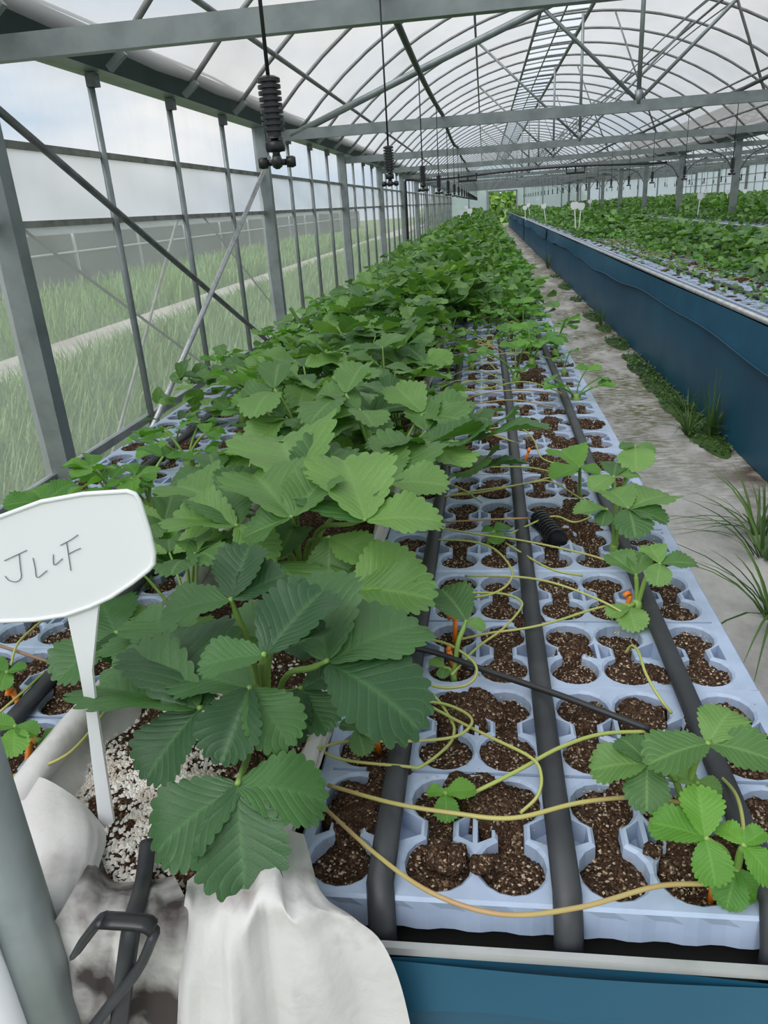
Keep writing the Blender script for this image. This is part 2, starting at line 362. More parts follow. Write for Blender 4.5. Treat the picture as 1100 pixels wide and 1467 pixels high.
for ib, cx in enumerate(RIDGES):
    for k in range(NB*4+3):
        y = Y0-2+k*S/4
        if y > YE: break
        link('rafter', raf_me, rf, (cx, y, 0))
        link('socket', sock_me, rf, (cx-A_HALF-.06, y, 2.04)); link('socket', sock2_me, rf, (cx+A_HALF+.06, y, 2.04))
    # film, in one strip per portal bay and slope; vent strip left of the ridge
    for nm, a, b, mt in (('roof_film', -A_HALF, -.55, 'roof_film_dirty' if ib else 'roof_film'), ('vent_film', -.55, .05, 'vent_net'), ('roof_film', .05, A_HALF, 'roof_film')):
        me = MB().grid(lambda u, v: (a+(b-a)*u, -S/2+v*S, arc(a+(b-a)*u)+.022-.012*math.sin(v*4*PI)**2), 18 if nm == 'roof_film' else 4, 16).mesh(nm, mt, True)
        for k in range(-1, NB): link(nm, me, rf, (cx, Y0+S*k+S/2, 0))
    for dx, r in ((-2.66, .017), (-1.3, .014), (-.55, .02), (-.25, .012), (.05, .028), (1.3, .014), (2.3, .014), (2.7, .017)):
        MB().tube([(cx+dx, YS, arc(dx)-.03), (cx+dx, YE, arc(dx)-.03)], r, 6).build('purlin', 'rafter', rf, True)
    for s_ in (-1, 1):   # rolled white edge of the film along the gutter
        MB().tube([(cx+s_*(A_HALF+.012), YS+i*.5, 2.205+.008*math.sin(i*2.1)) for i in range(int((YE-YS)*2)+1)], .012, 6, flat=.7).build('film_edge', 'white_plastic', rf, True)
    vb = MB().tube([(-.55, 0, arc(.55)-.02), (-.25, 0, arc(.25)-.02), (.05, 0, arc(0)-.02)], .011, 5).mesh('vent_bar', 'steel', True)
    for k in range(int((YE-Y0+2)*2)): link('vent_bar', vb, rf, (cx, Y0-2+.5*k+.25, 0))
beam_me = MB().box((-3.06, -.025, 1.927), (3.06, .025, 2.009)).mesh('tie_beam', 'steel')
king_me = MB().tube([(0, 0, 2.0), (0, 0, ZR-.02)], .018, 8).mesh('king_post', 'steel', True)
web_me = {s_: MB().tube([(s_*.02, 0, 2.02), (s_*1.27, 0, arc(1.27)-.02)], .016, 6).mesh('web_member', 'steel', True) for s_ in (-1, 1)}
web2_me = {s_: MB().tube([(s_*.95, 0, 2.0), (s_*.62, 0, 2.78), (s_*.38, 0, arc(.38)-.02)], .011, 6).mesh('web_member', 'rafter', True) for s_ in (1,)}
node_me = MB().lathe([(.0, -.05), (.03, -.05), (.03, .05), (0, .05)], 10).mesh('node_plate', 'steel', True)
for cx in RIDGES:
    for k in range(NB+1):
        y = Y0+S*k
        link('tie_beam', beam_me, rf, (cx, y, 0)); link('king_post', king_me, rf, (cx, y, 0)); link('node_plate', node_me, rf, (cx, y, 2.03))
        for s_ in (-1, 1): link('web_member', web_me[s_], rf, (cx, y, 0))
        link('web_member', web2_me[1], rf, (cx, y, 0))
knee_me = MB().tube(spline([(0, 0, 1.55), (.18, 0, 1.8), (.55, 0, 1.96)], 5), .012, 6).mesh('knee_brace', 'steel_dark', True)
for k in range(2, NB+1):
    link('knee_brace', knee_me, rf, (XG+.05, Y0+S*k, 0)); link('knee_brace', knee_me, rf, (XG-.05, Y0+S*k, 0), PI)
for x, z in ((2.0, 2.86), (2.08, 2.93), (2.16, 2.80)):
    MB().tube([(x, y, z+.03*math.sin(y*.8)) for y in np.arange(YS, YE, 1.0)], .007, 5).build('curtain_cord', 'steel', rf, True)

# ================================================================== WATER LINES
o = MB().tube([(-1.62, 7.0, 1.96), (-.5, 7.0, 2.36), (.6, 7.0, 2.745), (1.0, 7.0, 2.89)], .028, 10).build('strut_pipe', 'steel', rf, True)
def hose_z(y, sag, ph):
    t = ((y-Y0) % S)/S; return 2.028-sag*4*t*(1-t)*(.4+.6*abs(math.sin((y-Y0)//S*1.7+ph)))
def line_pts(x, sag, ph, y0=-1.0):
    return [(x+.003*math.sin(y*.9+ph), y, hose_z(y, sag, ph)) for y in np.arange(y0, YE-1, .25)]
o = MB().tube(line_pts(-.33, .07, 0), .016, 8).build('water_hose', 'pipe_dark', None, True); tag(o, 'dark flexible hose lying over the tie beams above the plants beside the film wall', 'hose')
o = MB().tube(line_pts(2.02, -.02, 1.2), .016, 8).build('water_hose', 'pipe_dark', None, True); tag(o, 'dark wavy hose lying over the tie beams above the right edge of the second bench', 'hose')
for X_, lb in ((5.9, 'thin dark hose over the tie beams just beyond the middle posts'), (8.7, 'thin dark hose over the tie beams near the right side wall')):
    o = MB().tube(line_pts(X_, .04, X_), .012, 6).build('water_hose', 'pipe_dark', None, True); tag(o, lb, 'hose')
cp = link('supply_pipe', None, None, (0, 0, 0)); tag(cp, 'black water pipe climbing a wall post and crossing the house below the beams', 'pipe')
yp = 18.86
MB().tube([(XW+.10, yp, 0), (XW+.10, yp, 1.88), (XW+.14, yp, 1.91)], .03, 8).build('riser', 'tube_black', cp, True)
MB().tube([(XW+.14, yp, 1.91)]+[(x, yp, 1.91+.035*math.sin(x*1.1)) for x in np.arange(-1.4, 4.2, .3)], .022, 8).build('cross_pipe', 'tube_black', cp, True)
for x in (-.36, 2.04):
    MB().tube([(x-.2, yp, 1.95), (x-.2, yp, 1.80), (x+.2, yp, 1.80), (x+.2, yp, 1.95)], .022, 6).tube([(x, yp, 1.80), (x, yp, 1.92)], .02, 6).build('valve', 'black_plastic', cp)
# hanging foggers
rib_prof = []
for i in range(9): z = -i*.0098; rib_prof += [(.0135, z), (.0205, z-.0005), (.0205, z-.0058), (.0135, z-.0062)]
weight_me = MB().lathe([(0, .004), (.012, .004), (.020, 0)]+rib_prof+[(.014, -.092), (.016, -.096), (0, -.096)], 18).mesh('weight', 'black_plastic')
valve = MB().lathe([(0, 0), (.007, 0), (.007, -.045), (0, -.045)], 10).lathe([(0, -.003), (.014, -.006), (.015, -.018), (.010, -.024), (0, -.024)], 12)
valve.tube([(-.016, 0, -.014), (.016, 0, -.014)], .010, 10)
valve_me = valve.mesh('check_valve', 'black_plastic', True)
noz = MB().tube([(-.034, 0, 0), (.034, 0, 0)], .0055, 8).tube([(0, -.030, 0), (0, .030, 0)], .0055, 8)
for a in ((1, 0), (-1, 0), (0, 1), (0, -1)):
    noz.tube([(a[0]*.017, a[1]*.017, 0), (a[0]*.028, a[1]*.028, 0), (a[0]*.034, a[1]*.034, 0)], [.0095, .0105, .008], 10)
noz.lathe([(0, .012), (.008, .012), (.009, -.008), (0, -.008)], 10)
noz_me = noz.mesh('nozzle', 'black_plastic', True)
tube_me = MB().tube([(0, 0, 0), (0, 0, .60)], .0036, 6).mesh('drop_tube', 'tube_black', True)
def fogger(x, y, label, group, sag, ph):
    t = link('hanging_fogger', None, None, (x, y, 1.432)); t.scale = (.88, .88, .88); tag(t, label, 'sprinkler', group)
    link('drop_tube', tube_me, t, (0, 0, .115)).scale = (1, 1, ((hose_z(y, sag, ph)+.004-1.432)/.88-.115)/.60); link('weight', weight_me, t, (0, 0, .121)); link('check_valve', valve_me, t, (0, 0, .027)); link('nozzle', noz_me, t, (0, 0, -.014), .25)
fl_lab = ['large black ribbed misting head hanging before the first tie beam', 'black misting head on a tube tied to the first tie beam']
for i in range(26):
    fogger(-.33, 1.31+1.6*i, fl_lab[i] if i < 2 else 'black ribbed misting head hanging in the row above the plants by the film wall', 'misting heads above the first bench', .07, 0)
for i in range(24): fogger(2.02, 5.48+1.6*i, 'black misting head hanging in the row above the second bench', 'misting heads above the second bench', -.02, 1.2)
for X_ in (5.9, 8.7):
    for i in range(18): fogger(X_, 13.5+1.6*i, 'small black misting head hanging beyond the middle posts', 'misting heads beyond the middle posts', .04, X_)

# ================================================================== BENCHES
def bench(name, x0, x1, y0, y1, label, tarp_l=True, tarp_r=True, rz=-.016, seams=()):
    b = link(name, None, None, (0, 0, 0)); tag(b, label, 'bench')
    MB().box((x0+.03, y0+.02, BT-.085), (x1-.03, y1, BT-.065)).build('deck', 'shade_inside', b)
    for x in (x0, x1):
        MB().tube([(x, y0+.01, BT+rz), (x, y1, BT+rz)], .015, 10).build('rim_rail', 'rail_white', b, True)
    for y in np.arange(y0+.3, y1, 4.0):
        for x in (x0+.09, x1-.09): MB().box((x-.02, y-.02, 0), (x+.02, y+.02, BT-.085)).build('leg', 'steel', b)
    ends = [y0]+list(seams)+[y1]
    for side, do in ((x0, tarp_l), (x1, tarp_r)):
        if not do: continue
        s_ = -1 if side == x0 else 1
        for a, c in zip(ends[:-1], ends[1:]):
            a2, c2 = a+(.07 if a != y0 else 0), c-(.07 if c != y1 else 0); nn = max(8, int((c2-a2)*4))
            MB().grid(lambda u, v: (side+s_*(.012+.012*math.sin(u*(c2-a2)*1.7)*math.sin(v*PI)), a2+u*(c2-a2), .01+v*(BT-.045)), nn, 6).build('tarp_panel', 'tarp', b, True)
            fl_ = MB().grid(lambda u, v: (side+s_*(.024+.016*(1-v)+.012*math.sin(u*(c2-a2)*1.1+v)), a2+u*(c2-a2), BT-.20-.025*math.sin(u*(c2-a2)*.9)-.01*math.sin(u*(c2-a2)*3.1)+v*(.168+.025*math.sin(u*(c2-a2)*.9)+.01*math.sin(u*(c2-a2)*3.1))), nn*2, 4).build('valance', 'tarp', b, True)
            MB().tube([(side+s_*.042+s_*.012*math.sin(u*(c2-a2)*1.1), a2+u*(c2-a2), BT-.20-.025*math.sin(u*(c2-a2)*.9)-.01*math.sin(u*(c2-a2)*3.1)) for u in np.linspace(0, 1, nn*2)], .004, 5).build('hem', 'tarp_hem', fl_, True)
    return b
b1 = bench('growing_bench', -1.10, .318, .478, 45, 'long bench with blue tarp front, carrying the near plants and trays beside the film wall', rz=-.055)
MB().bar((-1.10, .486, BT-.0265), (.34, .486, BT-.0265), .007, .009).build('front_rail', 'rail_white', b1)
MB().grid(lambda u, v: (-1.1+u*1.44, .484-.010*math.sin(v*PI)-.004*math.sin(u*19+v*2), .02+v*(BT-.054)), 40, 8).build('tarp_panel', 'tarp', b1, True)
fl_ = MB().grid(lambda u, v: (-1.1+u*1.44, .478-.008*(1-v)-.003*math.sin(u*17), BT-.085-.014*math.sin(u*21+1)-.012*u+v*(.050+.014*math.sin(u*21+1)+.012*u)), 60, 3).build('valance', 'tarp', b1, True)
b2 = bench('growing_bench', 1.34, 2.78, 1.2, 45, 'blue tarp bench across the aisle from the near trays', seams=(17.3, 27.5))
b3 = bench('growing_bench', 4.08, 5.52, 8.0, 45, 'blue tarp bench standing around the middle posts', seams=(18.6,))
b4 = bench('growing_bench', 6.6, 8.04, 14, 45, 'bench beyond the middle posts, mostly hidden by foliage', False, False)
b5 = bench('growing_bench', 8.9, 10.34, 20, 45, 'bench along the far side wall', False, False)

# ================================================================== SEEDLING TRAYS
TX = [.045, .142, .215, .312, .385, .485]           # column centres from the left edge
TW, TL, CR = .538, .340, .0335
ROWS = [(.043, .129), (.211, .297)]                  # pairs of rows joined by a slot
def pair_loop(cx, ya, yb, r, sw):
    """outline of two round cells joined by a slot (counter-clockwise)"""
    a0 = math.asin(sw/r); pts = []
    n = 14
    for k in range(n+1): t = PI/2+a0+(2*PI-2*a0)*k/n; pts.append((cx+r*math.cos(t), ya+r*math.sin(t)))
    for k in range(n+1): t = -PI/2+a0+(2*PI-2*a0)*k/n; pts.append((cx+r*math.cos(t), yb+r*math.sin(t)))
    return pts
def tray_mesh(name):
    mb = MB(); verts = [(0, 0), (TW, 0), (TW, TL), (0, TL)]; edges = [(0, 1), (1, 2), (2, 3), (3, 0)]; holes = []
    rects = []
    for cx in TX:
        for ya, yb in ROWS:
            big = pair_loop(cx, ya, yb, CR+.0035, .0165); o = len(verts); verts += big; edges += [(o+i, o+(i+1) % len(big)) for i in range(len(big))]
            holes.append((cx, ya, yb)); small = pair_loop(cx, ya, yb, CR, .0135)
            n = len(big); b = len(mb.v)
            mb.v += [(x, y, 0) for x, y in big]+[(x, y, -.003) for x, y in small]+[(cx+(x-cx)*.93, y, -.045) for x, y in small]
            for l in (0, 1):
                for i in range(n): j = (i+1) % n; mb.f.append((b+l*n+i, b+l*n+j, b+(l+1)*n+j, b+(l+1)*n+i))
            # sunk bays either side of the slot
            ym = (ya+yb)/2
            for s_ in (-1, 1):
                hs = (TX.index(cx) % 2 == 0) == (s_ > 0)                      # side under a hose is wider
                xa, xb = cx+s_*.0195, cx+s_*(.045 if hs else .0340)
                i_, o_ = (.0095, .026 if hs else .022)
                q = [(xa, ym-i_), (xb, ym-o_*.8), (xb, ym+o_), (xa, ym+i_)] if s_ > 0 else [(xb, ym-o_*.8), (xa, ym-i_), (xa, ym+i_), (xb, ym+o_)]
                o = len(verts); verts += q; edges += [(o+i, o+(i+1) % 4) for i in range(4)]; rects.append((min(xa, xb), ym-.008, max(xa, xb), ym+.011, q))
    # ridge groove between the two pairs and small pegs holes
    for q in [[(.012, .1675), (TW-.012, .1675), (TW-.012, .1725), (.012, .1725)]]:
        o = len(verts); verts += q; edges += [(o+i, o+(i+1) % 4) for i in range(4)]; rects.append((.012, .1675, TW-.012, .1725, q))
    vo, eo, fo, *_ = delaunay_2d_cdt([Vector(v) for v in verts], edges, [], 0, 1e-6)
    b = len(mb.v); mb.v += [(v.x, v.y, 0) for v in vo]
    def inpoly(q, x, y):
        c = False
        for i in range(len(q)):
            (x1, y1), (x2, y2) = q[i], q[i-1]
            if (y1 > y) != (y2 > y) and x < (x2-x1)*(y-y1)/(y2-y1)+x1: c = not c
        return c
    loops = [pair_loop(cx, ya, yb, CR+.0035, .0165) for cx, ya, yb in holes]
    for f in fo:
        x = sum(vo[i].x for i in f)/len(f); y = sum(vo[i].y for i in f)/len(f)
        if any(inpoly(l, x, y) for l in loops): continue
        if any(inpoly(r[4], x, y) for r in rects): continue
        mb.f.append(tuple(b+i for i in f))
    for r in rects:
        q = r[4]; d = -.022 if r[2]-r[0] < .1 else -.006; b = len(mb.v)
        mb.v += [(x, y, 0) for x, y in q]+[(x*.8+(q[0][0]+q[1][0])/2*.2 if d < -.01 else x, y*.85+(q[0][1]+q[2][1])/2*.15, d) for x, y in q]
        mb.f += [(b+i, b+(i+1) % 4, b+4+(i+1) % 4, b+4+i) for i in range(4)]+[(b+4, b+5, b+6, b+7)]
    # outer skirt: slight roll, then ribs
    per = []
    nx, ny = 44, 28
    per += [(TW*i/nx, 0, 0, -1) for i in range(nx)]+[(TW, TL*i/ny, 1, 0) for i in range(ny)]+[(TW-TW*i/nx, TL, 0, 1) for i in range(nx)]+[(0, TL-TL*i/ny, -1, 0) for i in range(ny)]
    b = len(mb.v); n = len(per)
    for off, z in ((0, 0), (.003, -.003), (.0035, -.012), (.005, -.036)):
        for i, (x, y, ex, ey) in enumerate(per):
            rib = .0022 if (i % 4 < 2 and z < -.01) else 0
            mb.v.append((x+ex*(off-rib), y+ey*(off-rib), z))
    for l in range(3):
        for i in range(n): j = (i+1) % n; mb.f.append((b+l*n+i, b+l*n+j, b+(l+1)*n+j, b+(l+1)*n+i))
    return mb.mesh(name, 'tray')
tray_me = tray_mesh('seedling_tray')
def soil_mesh(seed, spill):
    r = random.Random(seed); ph = [r.uniform(0, 6) for _ in range(8)]
    cells = {(i, j): r.uniform(-.012, .002) for i in range(6) for j in range(4)}
    sp = [(r.choice(TX)+r.uniform(-.03, .05), r.uniform(.03, TL-.03), r.uniform(.016, .042), r.uniform(.009, .015)) for _ in range(spill)]
    rows = [ROWS[0][0], ROWS[0][1], ROWS[1][0], ROWS[1][1]]
    def fn(u, v):
        x = .008+u*(TW-.016); y = .008+v*(TL-.016)
        i = min(range(6), key=lambda k: abs(TX[k]-x)); j = min(range(4), key=lambda k: abs(rows[k]-y))
        z = -.009+cells[i, j]*.8
        z += .004*math.sin(x*90+ph[0])*math.sin(y*85+ph[1])+.0022*math.sin(x*260+ph[2]+y*70)*math.sin(y*240+ph[3])+r.uniform(-.0015, .0015)
        z = min(z, -.003)
        inside = min(math.hypot(x-c_, y-q) for c_ in TX for q in rows) < CR+.002 or (abs(TX[i]-x) < .0165 and any(a_ < y < b_ for a_, b_ in ROWS))
        if not inside: z = -.032
        for sx, sy, sr, sh in sp:
            d = math.hypot(x-sx, (y-sy)*.9)+.006*math.sin(x*140+y*90)
            if d < sr: z = max(z, -.006+sh*(1-(d/sr)**4)+r.uniform(-.0025, .0025))
        return (x, y, z)
    return MB().grid(fn, 120, 78).mesh('growing_medium', 'soil', True)
soil_mes = [soil_mesh(s_, sp) for s_, sp in ((1, 13), (2, 5), (3, 9), (4, 4))]
# pale mineral crumbs on the soil, too small to count
oct_v = np.array([(1,0,0),(-1,0,0),(0,1,0),(0,-1,0),(0,0,1),(0,0,-1)], float); oct_f = np.array([(0,2,4),(2,1,4),(1,3,4),(3,0,4),(2,0,5),(1,2,5),(3,1,5),(0,3,5)])
def specks(name, pts, sizes, material):
    n = len(pts); ang = rng.uniform(0, 6.28, n); sc = sizes[:, None]*rng.uniform(.6, 1.25, (n, 3))
    v = oct_v[None]*sc[:, None, :]+rng.normal(0, .16, (n, 6, 3))*sizes[:, None, None]
    c, s = np.cos(ang)[:, None], np.sin(ang)[:, None]
    v = np.stack([v[..., 0]*c-v[..., 1]*s, v[..., 0]*s+v[..., 1]*c, v[..., 2]], -1)+np.asarray(pts)[:, None, :]
    f = (oct_f[None]+6*np.arange(n)[:, None, None]).reshape(-1, 3)
    me = bpy.data.meshes.new(name); me.from_pydata(v.reshape(-1, 3).tolist(), [], f.tolist()); me.materials.append(MATS[material]); me.update(); return me
def crumbs_mesh(seed):
    pts = []; r = random.Random(seed)
    for cx in TX:
        for j in (0, 1, 2, 3):
            cy = ROWS[j//2][j % 2]
            for _ in range(34):
                a, d = r.uniform(0, 2*PI), CR*.9*math.sqrt(r.random()); pts.append((cx+d*math.cos(a), cy+d*math.sin(a), -.0075+r.uniform(0, .002)))
    for _ in range(70): pts.append((r.uniform(.01, TW-.01), r.uniform(.01, TL-.01), .001))
    return specks('mineral_crumbs', pts, rng.uniform(.0008, .0022, len(pts)), 'crumb')
crumb_mes = [crumbs_mesh(5), crumbs_mesh(6)]
def tray(x, y, label, group, soil_i, crumbs=True, dz=0, rz=0):
    t = link('seedling_tray', tray_me, None, (x, y, BT+dz), rz); tag(t, label, 'tray', group)
    link('growing_medium', soil_mes[soil_i], t)
    if crumbs:
        c = link('mineral_crumbs', random.choice(crumb_mes), t); c['kind'] = 'stuff'
    return t
PIT = .344
ORD = ['first', 'second', 'third', 'fourth', 'fifth', 'sixth', 'seventh', 'eighth', 'ninth', 'tenth', 'eleventh', 'twelfth']
def seg(y):
    k = int(math.floor((y-Y0)/S))
    return 'before the first wall post' if k < 0 else 'past the %s wall post' % ORD[k]
def seg2(y): return 'before the tarp seam' if y < 17.3 else 'beyond the tarp seam'
LABF = {0: 'pale blue cell tray at the front rail of the near bench', 1: 'pale blue cell tray second from the front rail of the near bench', 2: 'pale blue cell tray third from the front rail of the near bench'}
for i in range(78):
    tray(-.196, .520+i*PIT, LABF.get(i, 'pale blue tray on the near bench aisle edge, '+seg(.52+i*PIT)), 'trays along the aisle on the near bench', [0, 3, 1, 2][i % 4], i < 8, -.002*(i % 2))
for i in range(70):
    tray(-1.075, .60+i*PIT, 'pale blue cell tray next to the film wall, '+seg(.6+i*PIT), 'trays beside the film wall', [2, 1, 3, 0][i % 4], i < 10)
for i in range(84):
    tray(1.375, 1.25+i*PIT, 'pale blue cell tray on the aisle edge of the second bench, '+seg2(1.25+i*PIT), 'trays on the second bench', [1, 3, 2, 0][i % 4], False)
for i in range(60):
    tray(4.115, 9.0+i*PIT, 'pale blue cell tray along the edge of the bench around the middle posts', 'trays on the third bench', [1, 3][i % 2], False)

# ---- drip hoses lying along the trays
def hose(x, y0, y1, label, drop=True, flat=.72, r=.0135):
    pts = [(x, y0-.012, BT-.055), (x, y0-.010, BT-.02)] if drop else []
    pts += [(x+.003*math.sin(y*2.3+x*30), y, BT+.0095) for y in np.arange(y0+.01, y1, .12)]
    o = MB().tube(pts, r, 10, flat=flat).build('drip_hose', 'hose_black', None, True); tag(o, label, 'hose')
hose(-.104, .515, 42, 'black drip hose along the trays beside the big leafy plants')
hose(.068, .515, 42, 'black drip hose along the trays under the ribbed weight')
hose(.246, .515, 42, 'black drip hose along the trays by the aisle edge')
hose(-.63, .60, 30, 'black drip hose on the trays behind the white name tag', False)
hose(-.90, .60, 30, 'black drip hose on the trays by the film wall', False)
hose(1.52, 1.4, 40, 'black drip hose on the second bench near its aisle edge', False)

# ================================================================== TROUGH WITH WHITE LINER
tl = link('trough_liner', None, None, (0, 0, 0)); tag(tl, 'white fleece liner of the planting trough, stained and draped over the bench front', 'fabric liner')
def liner(u, v):
    y = .50+u*u*40; x = -.535+v*.335; t = abs(v-.5)*2
    z = BT-.075+.105*max(0, t-.45)**1.2/.55**1.2*.9
    w = 1 if u > .02 else .4
    return (x+.006*math.sin(y*23+v*5)*t, y, z+.004*math.sin(y*31+v*13)+.003*math.sin(y*57-v*9))
MB().grid(liner, 320, 26).build('liner_body', 'cloth', tl, True)
def px_sheet(rows, n_s=8, jitter=.004, seed=0):
    """sheet through a table of world points, smoothed"""
    r = random.Random(seed); R = [spline(row, n_s) for row in rows]; nv = len(R[0]); cols = [spline([R[i][j] for i in range(len(R))], n_s) for j in range(nv)]
    nu = len(cols[0]); mb = MB()
    for i in range(nu):
        for j in range(nv):
            p = cols[j][i]; k = jitter*(math.sin(j*.75+seed+.06*i)+.5*math.sin(j*1.7-.11*i+seed*2)+.25*math.sin(i*.5+j*.3))*min(1, i/9); mb.v.append((p.x, p.y+k, p.z+k*.5))
    for i in range(nu-1):
        for j in range(nv-1): a = i*nv+j; mb.f.append((a, a+1, a+nv+1, a+nv))
    return mb
# front flap that hangs over the bench front, right half
rows = [[at(268, 1262, .725), at(330, 1215, .742), at(400, 1190, .752), at(435, 1195, .748)],
        [atY(262, 1300, .47), atY(330, 1290, .455), atY(392, 1272, .452), atY(470, 1300, .466)],
        [atY(252, 1370, .455), atY(318, 1360, .425), atY(400, 1345, .435), atY(548, 1350, .452)],
        [atY(243, 1470, .45), atY(320, 1475, .415), atY(420, 1470, .430), atY(590, 1475, .446)],
        [atY(238, 1600, .45), atY(320, 1610, .418), atY(425, 1600, .432), atY(612, 1600, .446)]]
px_sheet(rows, 9, .006, 1).build('front_flap', 'cloth', tl, True)
rows = [[at(250, 1255, .728), at(200, 1262, .722), at(160, 1260, .72), at(140, 1215, .735)],
        [atY(270, 1310, .462), atY(205, 1310, .460), atY(150, 1310, .462), atY(95, 1290, .468)],
        [atY(275, 1400, .452), atY(190, 1400, .450), atY(130, 1390, .452), atY(45, 1390, .46)],
        [atY(280, 1620, .450), atY(170, 1620, .448), atY(90, 1620, .450), atY(0, 1620, .455)]]
px_sheet(rows, 9, .003, 2).build('stained_flap', 'cloth_dirty', tl, True)
rows = [[at(40, 1110, .752), at(70, 1118, .762), at(118, 1150, .752), at(152, 1188, .735)],
        [at(10, 1180, .750), at(60, 1180, .766), at(125, 1190, .760), at(150, 1215, .738)],
        [at(20, 1250, .742), at(60, 1240, .757), at(115, 1245, .752), at(135, 1262, .735)],
        [atY(20, 1330, .47), atY(55, 1320, .462), atY(95, 1330, .466), atY(112, 1345, .47)],
        [atY(20, 1480, .47), atY(50, 1470, .465), atY(70, 1470, .466), atY(85, 1470, .47)]]
px_sheet(rows, 8, .002, 3).build('side_flap', 'cloth', tl, True)
# rolled hem of the liner beside the trays
MB().tube([(-.212+.006*math.sin(y*9), y, BT+.004+.006*math.sin(y*13)) for y in np.arange(.56, 6, .06)], .013, 8).build('rolled_hem', 'cloth', tl, True)
MB().tube([(-.525+.006*math.sin(y*8), y, BT+.012+.006*math.sin(y*11)) for y in np.arange(.60, 6, .06)], .018, 8).build('rolled_hem', 'cloth', tl, True)
# soil and perlite of the trough
def bed(u, v):
    y = .525+u*u*20; x = -.515+v*.30
    e = min(1, (y-.5)/.06)
    return (x, y, BT-.035+.030*math.sin(v*PI)*e+.005*math.sin(x*60+y*35)+.003*math.sin(x*130-y*110)-.02*(1-e))
tb = MB().grid(bed, 260, 40).build('trough_soil', 'soil', None, True); tag(tb, 'dark peat filling the planting trough under the big plants', 'soil', kind='stuff')
pts = []
for _ in range(12000):
    y = .53+abs(random.gauss(0, .16)); x = random.uniform(-.505, -.225)
    if math.sin(x*34+1.2)+math.sin(y*41+x*17)+random.gauss(0, .8)-(x+.42)*6 < -.3: continue
    v = (x+.515)/.30; e = min(1, (y-.5)/.06)
    pts.append((x, y, BT-.035+.030*math.sin(v*PI)*e+.005*math.sin(x*60+y*35)+.003*math.sin(x*130-y*110)-.02*(1-e)+.001))
o = link('perlite_granules', specks('perlite_granules', pts, rng.uniform(.0016, .0040, len(pts)), 'perlite')); tag(o, 'white perlite granules scattered over the trough below the white tag', 'perlite', kind='stuff')
# black strap hose and bracket at the trough front
o = MB().tube(spline([at(212, 1205, .742), at(205, 1262, .738), atY(188, 1330, .44), atY(170, 1470, .43), atY(158, 1560, .43)], 6), .0085, 8, flat=.55).build('drip_tape', 'hose_black', None, True); tag(o, 'flat black drip tape hanging out of the trough front', 'drip tape')
o = MB().tube(spline([atY(222, 1335, .425), atY(200, 1385, .422), atY(165, 1430, .425), atY(130, 1475, .43)], 6), .0075, 8, flat=.6).build('drip_tape', 'hose_black', None, True); tag(o, 'short black tape crossing behind the hanging drip tape', 'drip tape')
hb = link('hose_hook', None, None, atY(150, 1330, .425)); tag(hb, 'black plastic hook laid across the drip tape at the trough front', 'hook')
pp = [atY(220, 1330, .418), atY(205, 1322, .418), atY(150, 1318, .418), atY(140, 1322, .418), atY(105, 1368, .418)]
MB().tube([p-hb.location for p in spline(pp[:3], 4)], .009, 6, flat=.45).build('hook_arm', 'black_plastic', hb, True)
MB().tube([p-hb.location for p in spline(pp[2:], 4)], [.009]*8+[.006], 6, flat=.45).build('hook_leg', 'black_plastic', hb, True)
# corner post, and a white pipe added for the bright white area beside it
o = MB().tube([(-.425, .45, 0), (-.425, .45, 1.02)], .026, 20).build('corner_post', 'steel', None, True); tag(o, 'galvanised round post at the bench corner', 'post')
o = MB().tube([(-.462, .415, .02), (-.462, .415, .80)], .030, 20).build('white_pipe', 'white_plastic', None, True); tag(o, 'added white upright for the bright area beside the galvanised corner post', 'pipe')

# ================================================================== LEAVES AND PLANTS
def half_width(u): return .47*1.22*(max(u, 0)**.62)*(max(0, 1-u**3.4))**.60
def leaflet_mesh(nu, nv, fold, curl, material, teeth=11, wave=.02, width=1.0, seed=0):
    """unit leaflet: base at origin, tip at +Y, upper side +Z"""
    mb = MB(); uv = []; r = random.Random(seed); ph = r.uniform(0, 6)
    uu = np.linspace(.015, .9995, 400); hh = np.array([half_width(q)*width for q in uu]); al = np.concatenate([[0], np.cumsum(np.hypot(np.diff(uu), np.diff(hh)))])
    us = np.interp(np.linspace(0, al[-1], nu+1), al, uu)          # rows evenly spaced along the margin
    for i in range(nu+1):
        u = float(us[i]); h = half_width(u)*width; e = 1e-3; dh = (half_width(min(u+e, .9999))-half_width(u-e))*width/(2*e); nl = math.hypot(1, dh)
        for j in range(-nv, nv+1):
            s = j/nv; x = s*h; y = u
            if teeth and abs(j) == nv and 0 < i < nu:
                k = (i*teeth/nu) % 1.0; tw = .050*(math.sin(k*PI))**.8*min(1, .2+u*2)
                x += math.copysign(tw/nl, s); y += tw*(-dh/nl*.9+.30)
            ax = abs(x)
            z = fold*ax*1.1-curl*(y-.35)**2+wave*math.sin(y*9+ph+s*2)*ax*2+.012*math.sin(y*26-ax*20)*(ax*2.2)
            mb.v.append((x, y, z)); uv.append((s*.5+.5, u))
    w_ = 2*nv+1
    for i in range(nu):
        for j in range(2*nv): a = i*w_+j; mb.f.append((a, a+1, a+w_+1, a+w_))
    mb.uv = uv
    return mb
def to_mesh(mb, name, material, uv=None):
    me = mb.mesh(name, material, True)
    if uv:
        L_ = me.uv_layers.new(name='UVMap'); idx = np.empty(len(me.loops), dtype=np.int32); me.loops.foreach_get('vertex_index', idx)
        L_.data.foreach_set('uv', np.asarray(uv, dtype=np.float32)[idx].ravel())
    return me
HI = [dict(nu=44, nv=4, fold=f, curl=c, material='', wave=wv, width=wd, seed=i) for i, (f, c, wv, wd) in enumerate([(.22, .25, .05, 1), (.38, .15, .07, .98), (.12, .40, .05, 1.04), (.52, .10, .05, .95), (.28, .05, .09, 1.02)])]
hi_mes = {}
